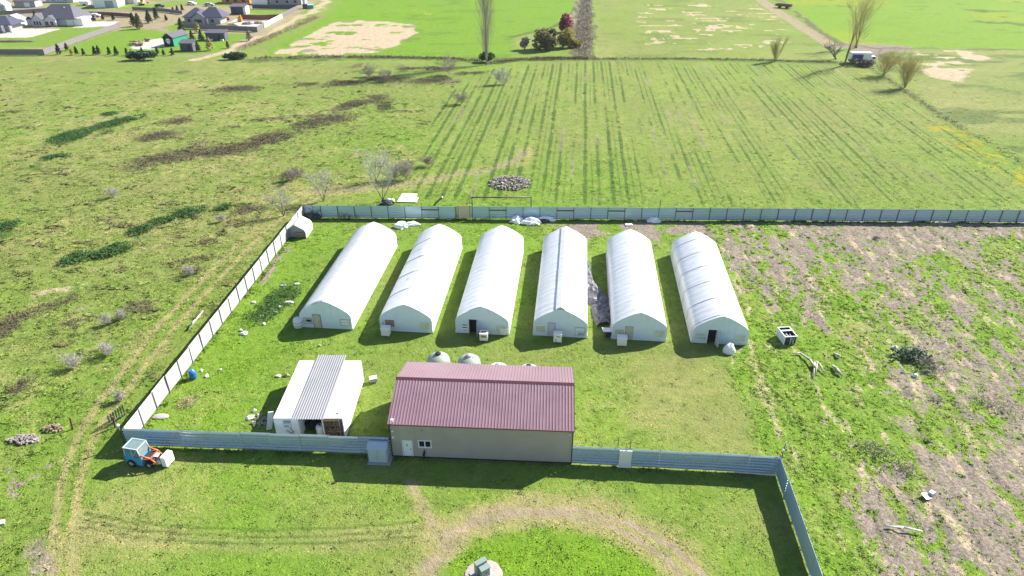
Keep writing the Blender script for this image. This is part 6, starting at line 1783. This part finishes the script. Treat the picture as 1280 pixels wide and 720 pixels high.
# house with navy roof
h = thing("house", "dark house with a many-sided navy roof behind the lilac grey fence", "house", wh_at(231, 30)); h.scale = (0.84, 0.9, 0.95)
m = MB(); m.box((5, 5, 1.4), (10, 9, 2.8)); m.box((14, 3.5, 1.4), (9, 8, 2.8)); m.build("wall", M['greywall'], h)
m = MB(); hip_roof(m, -0.3, 10, 0.8, 11, 2.9, 6.2, 0.7); hip_roof(m, 8, 19.5, -0.2, 9, 2.95, 6.6, 0.7)
gable_block(m, 4.5, 11, -1.2, 6, 2.9, 5.0, 'y', 0.4); m.build("roof", M['navy'], h)
m = MB(); m.prism([(4.6, 0), (4.6, 2.8), (7.75, 4.8), (10.9, 2.8), (10.9, 0)], 'y', -1.1, 0.2); m.build("front_gable", M['greywall'], h)
win(h, 7.7, -1.12, 1.4, 3.6, 1.4, M['frame_g']); win(h, 14.5, -0.52, 1.4, 1.6, 1.3, M['frame_g']); win(h, 2.2, 0.48, 1.4, 1.5, 1.3, M['frame_g'])
part("porch_column", h, M['frame_w'], ((12.3, -0.9, 1.3), (0.4, 0.4, 2.6)))

# green shed with the painted face
c0 = wh_at(206, 57.5)
h = thing("garden_building", "bright green shed with dark roof and a white painted patch on its black front", "shed", c0, radians(-13))
gl, gw = 8.5, 4.0
m = MB(); gable_wall(m, 0, gw, 0, gl, 3.0, 4.3, 'y'); m.build("wall", M['green_paint'], h)
m = MB(); m.prism([(0, 0), (gw, 0), (gw, 3.0), (gw / 2, 4.3), (0, 3.0)], 'y', -0.1, -0.02); fr = m.build("front_wall", M['black'], h)
m = MB()
ring = [(gw / 2 + 0.9 * cos(a) * (1.15 if sin(a) > 0 else 0.85), 1.75 + 0.95 * sin(a)) for a in [2 * pi * k / 16 for k in range(16)]]
m.prism(ring, 'y', -0.16, -0.11); mu = m.build("painted_patch", M['white'], fr)
m = MB()
for cx, cz, rx, rz_ in ((-0.45, 1.95, 0.22, 0.22), (0.5, 1.98, 0.22, 0.22), (0.05, 1.4, 0.12, 0.14)):
    m.prism([(gw / 2 + cx + rx * cos(2 * pi * k / 10), cz + rz_ * sin(2 * pi * k / 10)) for k in range(10)], 'y', -0.21, -0.165)
m.build("dark_spot", M['black'], mu)
m = MB(); gable_block(m, 0, gw, 0, gl, 3.05, 4.4, 'y', 0.3); m.build("roof", M['slate'], h)
t = thing("litter_heap", "white and red heap of boards right of the green shed", "scrap heap", wh_at(229, 53)); m = MB(); m.box((0, 0, 0.5), (2.6, 1.2, 0.4), 0.5, 0, 0.3); m.box((0.6, -0.4, 0.2), (2.0, 1, 0.4)); m.build("board", M['white'], t); part("red_board", t, M['red'], ((1.3, 0.2, 0.4), (1, .6, .4)))
for k, (px, py, w_, d_, h_, rz, lab) in enumerate([(234, 64, 4.6, 3.0, 2.6, -0.02, "small dark shed with upright boards below the green shed"), (270, 50.5, 7.4, 3.2, 2.6, -0.03, "long dark shed with a sloping roof right of the green shed")]):
    h = thing("dark_shed", lab, "shed", wh_at(px, py), rz, "dark sheds by the green shed")
    part("wall", h, M['slate'], ((0, d_ / 2, h_ / 2), (w_, d_, h_)))
    m = MB(); m.prism([(-0.3, h_ - 0.05), (d_ + 0.3, h_ + 0.75), (d_ + 0.3, h_ + 0.9), (-0.3, h_ + 0.1)], 'x', -w_ / 2 - 0.25, w_ / 2 + 0.25); m.build("roof", M['slate'], h)
    part("door", h, M['dark'], ((w_ * 0.2, -0.03, 1.05), (1.2, 0.06, 2.0)))
    part("trim", h, M['frame_g'], ((-w_ / 2 + 0.1, -0.03, h_ / 2), (0.15, 0.06, h_)), ((w_ / 2 - 0.1, -0.03, h_ / 2), (0.15, 0.06, h_)))
    if k: part("board_stack", h, M['ivory'], ((-2.0, -0.6, 0.3), (2.2, 0.6, 0.6)), ((2.6, -0.6, 0.25), (1.2, 0.6, 0.5)))

# white metal halls at the top
for px, py, w_, d_, hh, lab in ((133, 9.5, 11, 14, 4.4, "large white hall with a sunlit gable at the top left"), (158, 5, 11, 10, 3.6, "second white hall right of the large one, cut by the top edge"), (2, 15.5, 5, 5, 3.0, "white building cut by the left edge near the top")):
    h = thing("white_hall", lab, "hall", wh_at(px, py), 0.15, "white halls at the top left")
    m = MB(); gable_wall(m, -w_ / 2, w_ / 2, 0, d_, hh, hh + 1.8, 'y'); m.build("wall", M['white'], h)
    m = MB(); gable_block(m, -w_ / 2, w_ / 2, 0, d_, hh + 0.05, hh + 1.9, 'y', 0.3); m.build("roof", M['frame_w'], h)
    part("door", h, M['frame_g'], ((w_ * 0.15, -0.04, 1.6), (w_ * 0.35, 0.08, 3.0)))
    part("side_wall", h, M['lilacwall'], ((-w_ / 2 - 0.03, d_ / 2, hh / 2), (0.06, d_ - 0.2, hh - 0.1)))
# buildings at the top centre left
h = thing("house", "dark-roofed house with an orange front at the top edge behind the navy shed", "house", wh_at(295, 4.5))
part("wall", h, M['orange'], ((0, 4, 1.5), (14, 8, 3.0))); m = MB(); hip_roof(m, -7, 7, 0, 8, 3.05, 5.6, 0.8); m.build("roof", M['navy'], h)
for x in (-4, 0, 4): win(h, x, -0.02, 1.5, 1.8, 1.5, M['frame_g'])
h = thing("house", "dark house behind the charcoal fence at the top edge, with a white annexe", "house", wh_at(352, 6))
part("wall", h, M['greywall'], ((2, 4, 1.5), (16, 8, 3.0))); m = MB(); hip_roof(m, -6, 10, 0, 8, 3.05, 6.0, 0.8); m.build("roof", M['slate'], h)
part("annexe", h, M['white'], ((-11, 3, 1.4), (8, 5, 2.8))); part("annexe_roof", h, M['frame_w'], ((-11, 3, 2.9), (8.4, 5.4, 0.2)))
for x in (-2, 3, 7): win(h, x, -0.02, 1.5, 1.6, 1.3, M['frame_w'])
h = thing("house", "pale house at the top edge between fence and teal container", "house", wh_at(374, 5), 0.1)
part("wall", h, M['lilacwall'], ((0, 3, 1.6), (6, 6, 3.2))); m = MB(); gable_block(m, -3, 3, 0, 6, 3.2, 4.6, 'y', 0.4); m.build("roof", M['slate'], h); win(h, 0.8, -0.02, 1.6, 1.4, 1.4, M['frame_w'])
h = thing("navy_shed", "navy shed with a bright white end right of the navy-roofed house", "shed", wh_at(297, 18), 0.0)
part("wall", h, M['navy'], ((0, 2.5, 1.7), (5.6, 5, 3.4))); part("end_wall", h, M['white'], ((3.4, 2.5, 1.6), (1.2, 4.8, 3.2))); part("roof", h, M['slate'], ((0.2, 2.5, 3.55), (7.4, 5.6, 0.2), 0, 0, 0.12)); part("door", h, M['dark'], ((-1, -0.04, 1.2), (1.6, 0.08, 2.3)))
t = thing("skip", "teal open-topped container at the edge of the plots near the dirt track", "container", wh_at(386, 10.5), 0.2)
part("body", t, M['teal'], ((0, 0, 0.8), (4.6, 2.4, 1.6))); part("dark_end", t, M['dark'], ((-1.6, -0.1, 1.0), (2.2, 2.42, 2.0))); part("rim", t, M['bluegrey'], ((0.7, 0, 1.64), (3.2, 2.5, 0.1)))

# diggers and vehicles
def digger(px, py, label, mat, rz, s=1.0):
    r_ = thing("digger", label, "digger", wh_at(px, py), rz)
    for sy in (-1, 1):
        m = MB(); m.prism([(-1.4, 0.25), (-1.1, 0), (1.1, 0), (1.4, 0.25), (1.1, 0.65), (-1.1, 0.65)], 'y', sy * 0.85 - 0.2, sy * 0.85 + 0.2); m.build("track", M['rubber'], r_)
    m = MB(); m.box((-0.2, 0, 1.15), (2.2, 1.8, 0.8)); m.build("body", mat, r_, bevel=0.05)
    m = MB(); m.box((0.3, 0.4, 2.1), (1.1, 0.9, 1.1)); cb = m.build("cab", mat, r_)
    part("window", cb, M['glass'], ((0.87, 0.4, 2.2), (0.03, 0.7, 0.7)), ((0.3, -0.07, 2.2), (0.8, 0.03, 0.7)))
    m = MB(); m.tube((0.8, -0.3, 1.4), (2.2, -0.3, 3.4), 0.2, 0.16, 6); m.tube((2.2, -0.3, 3.4), (3.2, -0.3, 1.4), 0.16, 0.12, 6); m.build("boom", mat, r_)
    m = MB(); m.prism([(2.9, 1.5), (3.5, 1.4), (3.4, 0.7), (2.9, 0.9)], 'y', -0.65, 0.05); m.build("bucket", M['dark'], r_)
digger(283, 25, "orange digger with raised arm in the building plot right of the navy-roofed house", M['orange'], 2.2)
digger(177, 6.5, "yellow digger by the road at the top, right of the white halls", M['yellow'], 0.2)
t = thing("timber_stack", "stack of orange timber standing in the building plot beside the brown fence", "timber", wh_at(300.5, 27)); m = MB(); m.box((0, 0, 0.9), (1.6, 1.4, 1.8)); m.box((0.2, 0, 2.2), (0.8, 0.8, 0.8)); m.build("timber", M['orange'], t); part("batten", t, M['wood'], ((0, -0.75, 0.5), (1.8, 0.1, 0.2)))
def car(px, py, label, mat, rz, L=4.6, group="vehicles in the suburb"):
    r_ = thing("parked_car", label, "car", wh_at(px, py), rz, group)
    m = MB(); m.prism([(-L / 2, 0.35), (L / 2, 0.35), (L / 2, 0.85), (L * 0.28, 1.0), (L * 0.12, 1.5), (-L * 0.32, 1.5), (-L * 0.46, 1.0), (-L / 2, 0.95)], 'y', -0.88, 0.88); m.build("body", mat, r_, bevel=0.06)
    m = MB()
    for sy in (-1, 1): m.prism([(L * 0.24, 1.0), (L * 0.1, 1.42), (-L * 0.3, 1.42), (-L * 0.42, 1.0)], 'y', sy * 0.89 - 0.012, sy * 0.89 + 0.012)
    m.build("window", M['glass'], r_)
    for x in (-L * 0.3, L * 0.3):
        for sy in (-1, 1):
            m = MB(); m.tube((x, sy * 0.8, 0.34), (x, sy * 0.93, 0.34), 0.34, n=12); m.build("wheel", M['rubber'], r_)
    return r_
car(112, 24.5, "pale blue car parked behind the white concrete drive", M['bluegrey'], 0.1)
car(119, 21, "white car parked just behind the pale blue one", M['white'], 0.1)
t = thing("trailer", "small white trailer on the grass left of the large white hall", "trailer", wh_at(107, 6.5)); m = MB(); m.box((0, 0, 1.2), (4.4, 2.2, 1.6)); m.build("body", M['white'], t, bevel=0.08); part("wheel", t, M['rubber'], ((0, -1.0, 0.35), (1.4, 0.25, 0.7)))
# white and blue truck under the trees at the right
t = thing("box_truck", "white box truck with a blue side parked under the yellow-twigged trees", "truck", wh_at(1073, 79), -0.1)
m = MB(); m.box((0, 0, 2.35), (6.4, 2.4, 2.3)); m.build("box_body", M['white'], t, bevel=0.05)
part("blue_side", t, M['carblue'], ((-1.1, -1.22, 2.25), (3.4, 0.05, 1.5)))
m = MB(); m.prism([(3.2, 0.6), (5.0, 0.6), (5.0, 1.5), (4.5, 2.4), (3.2, 2.4)], 'y', -1.1, 1.1); cb = m.build("cab", M['white'], t, bevel=0.05)
part("window", cb, M['glass'], ((4.0, -1.12, 1.95), (0.9, 0.03, 0.6)), ((4.78, 0, 1.98), (0.05, 1.9, 0.7), 0, 0, 0, -0.5))
part("chassis", t, M['dark'], ((0.8, 0, 0.85), (8.0, 1.8, 0.5)))
for x in (-2.2, 3.9):
    for sy in (-1, 1):
        m = MB(); m.tube((x, sy * 0.85, 0.5), (x, sy * 1.12, 0.5), 0.5, n=14); m.build("wheel", M['rubber'], t)
leafy_bush("dark_bush", "brown tangled bush in front of the white and blue truck", "bush", P(1076, 83), (6, 2.5, 2.2), M['scrub'], 63, 900, 0.22)
t = thing("farm_trailer", "dark flat farm trailer in the grass beside the dirt road at the top right", "trailer", wh_at(979, 10), -0.75)
part("bed", t, M['dark'], ((0, 0, 1.0), (7.5, 2.3, 0.3))); part("side_rail", t, M['rust'], ((0, -1.1, 1.5), (7.5, 0.1, 0.7)), ((0, 1.1, 1.5), (7.5, 0.1, 0.7))); part("wheel", t, M['rubber'], ((-1.8, 0, 0.45), (0.9, 2.2, 0.9)), ((1.8, 0, 0.45), (0.9, 2.2, 0.9)))

# plot fences
def board_fence(name, label, pts, h, mat, group=None):
    root = thing(name, label, "fence", wh_at(*pts[0]), 0, group)
    W_ = [Vector(wh_at(*q)) - Vector(wh_at(*pts[0])) for q in pts]
    m = MB(); q = MB()
    for a, b in zip(W_, W_[1:]):
        d = b - a; L = d.length; rz = atan2(d.y, d.x); n = max(1, int(L / 2.4))
        m.box(((a.x + b.x) / 2, (a.y + b.y) / 2, h / 2 + 0.05), (L, 0.06, h - 0.1), rz)
        nb = int(L / 0.45)
        for k in range(nb):
            c = a + d * ((k + 0.5) / nb)
            m.box((c.x + sin(rz) * 0.045, c.y - cos(rz) * 0.045, h / 2 + 0.05 + 0.03 * ((k * 7) % 3 - 1)), (0.2, 0.03, h - 0.12), rz)
        for k in range(n + 1):
            c = a + d * (k / n); q.box((c.x, c.y, h / 2 + 0.05), (0.14, 0.14, h + 0.1), rz)
    m.build("board_panel", mat, root)
    pg = q.build("post", mat, root); pg["kind"] = "stuff"
    return root
board_fence("plot_fence", "long grey board fence round the lawn of the slate-roofed house", [(-70, 69), (56, 69), (70, 64), (92, 55), (120, 45), (150, 35)], 2.0, M['wood_grey'])
board_fence("plot_fence", "lilac grey board fence below the navy-roofed house", [(229, 35), (250, 37), (322, 40), (330, 35)], 2.0, M['wood_grey'])
board_fence("plot_fence", "reddish brown board fence behind the building plot", [(302, 25), (328, 25.5), (349, 24.5)], 2.2, M['rust'])
board_fence("plot_fence", "charcoal board fence behind the far lawn at the top", [(316, 11), (340, 11.5), (372, 12)], 2.0, M['slate'])
board_fence("plot_fence", "grey board fence slanting along the dirt track from the far lawn", [(352, 22), (372, 12)], 1.8, M['wood_grey'])
board_fence("plot_fence", "white board wall slanting along the building plot beside the dirt track", [(331, 35), (341, 29), (353, 23)], 1.9, M['white'])
for k, (px, py, lab) in enumerate([(290, 32, "pale spoil heap in the building plot near the digger"), (310, 30, "pale spoil heap in the middle of the building plot"), (325, 29, "dark spoil heap in the building plot by the white wall"), (269, 28, "brown spoil heap by the porch of the navy-roofed house")]):
    rough_lump("spoil_heap", lab, "spoil heap", P(px, py), (4.5, 3, 1.1), M['rubble' if k % 2 else 'straw'], 110 + k, "spoil heaps in the building plot", 3, 0.4)
for k, (px, py, lab) in enumerate([(183, 51.5, "log heap on the gravel yard left of the green shed, largest"), (173, 54, "log heap on the gravel yard, middle"), (168, 56, "log heap on the gravel yard, leftmost"), (176, 57, "log heap at the front of the gravel yard")]):
    rr = random.Random(k); m = MB()
    for j in range(12):
        a = rr.uniform(0, 3.14); c = Vector((rr.uniform(-1, 1), rr.uniform(-0.6, 0.6), 0.2 + 0.12 * j * rr.random())); d = Vector((cos(a), sin(a), 0)) * 0.9; m.tube(c - d, c + d, 0.18, n=6)
    o = m.build("log_heap", M['wood']); o.location = P(px, py); tag(o, lab, "log heap", "log heaps on the gravel yard")
# dark planting strip in the slate-roofed house's lawn
rough_lump("soil_mound", "dark low soil mound in the lawn near the left edge", "soil mound", P(18, 52), (15, 2.6, 0.6), M['scrub'], 130, None, 3, 0.2)

board_fence("plot_fence", "dark board fence behind the slate-roofed house and its white outbuilding", [(-20, 20), (20, 18), (62, 15)], 1.8, M['wood_grey'])
board_fence("plot_fence", "reddish brown fence along the plot behind the white concrete drive", [(100, 19), (135, 20), (165, 22)], 1.7, M['rust'])
board_fence("plot_fence", "grey fence along the gravel road above the four conifers", [(166, 13), (205, 15), (228, 18)], 1.6, M['wood_grey'])
car(200, 9, "dark car parked on the gravel road right of the yellow digger", M['navy'], 0.2)
car(240, 6, "white car on the gravel road at the top edge above the navy-roofed house", M['white'], -0.2)
car(262, 7.5, "grey car on the gravel road at the top edge left of the orange-fronted house", M['frame_g'], 0.1)
h = thing("outbuilding", "low grey outbuilding at the top edge between the left white building and the slate roof", "shed", wh_at(32, 9))
part("wall", h, M['greywall'], ((0, 3, 1.3), (10, 6, 2.6))); m = MB(); gable_block(m, -5, 5, 0, 6, 2.65, 4.4, 'x', 0.4); m.build("roof", M['brownroof'], h); part("door", h, M['frame_w'], ((1, -0.04, 1.1), (2.6, 0.08, 2.1)))
h = thing("outbuilding", "long brown-roofed outbuilding at the top edge left of the large white hall", "shed", wh_at(75, 3))
part("wall", h, M['lilacwall'], ((0, 3, 1.3), (14, 6, 2.6))); m = MB(); gable_block(m, -7, 7, 0, 6, 2.65, 4.6, 'x', 0.4); m.build("roof", M['brownroof'], h); part("window", h, M['glass'], ((-3, -0.04, 1.5), (1.6, 0.08, 1.0)), ((3, -0.04, 1.5), (1.6, 0.08, 1.0)))

make_tufts(560000)

# ------------------------------------------------------------------ the air
def make_haze():
    m = bpy.data.materials.new("haze"); m.use_nodes = True
    nt = m.node_tree; nt.nodes.clear()
    o_ = nt.nodes.new("ShaderNodeOutputMaterial"); v = nt.nodes.new("ShaderNodeVolumePrincipled")
    v.inputs["Color"].default_value = (0.86, 0.92, 1.0, 1)
    v.inputs["Density"].default_value = HAZE
    v.inputs["Anisotropy"].default_value = 0.2
    nt.links.new(v.outputs[0], o_.inputs["Volume"])
    b = MB(); b.box((0, 400, 25.5), (1400, 1400, 55))
    o = b.build("haze", m); o["kind"] = "stuff"
HAZE = 0.00007
make_haze()
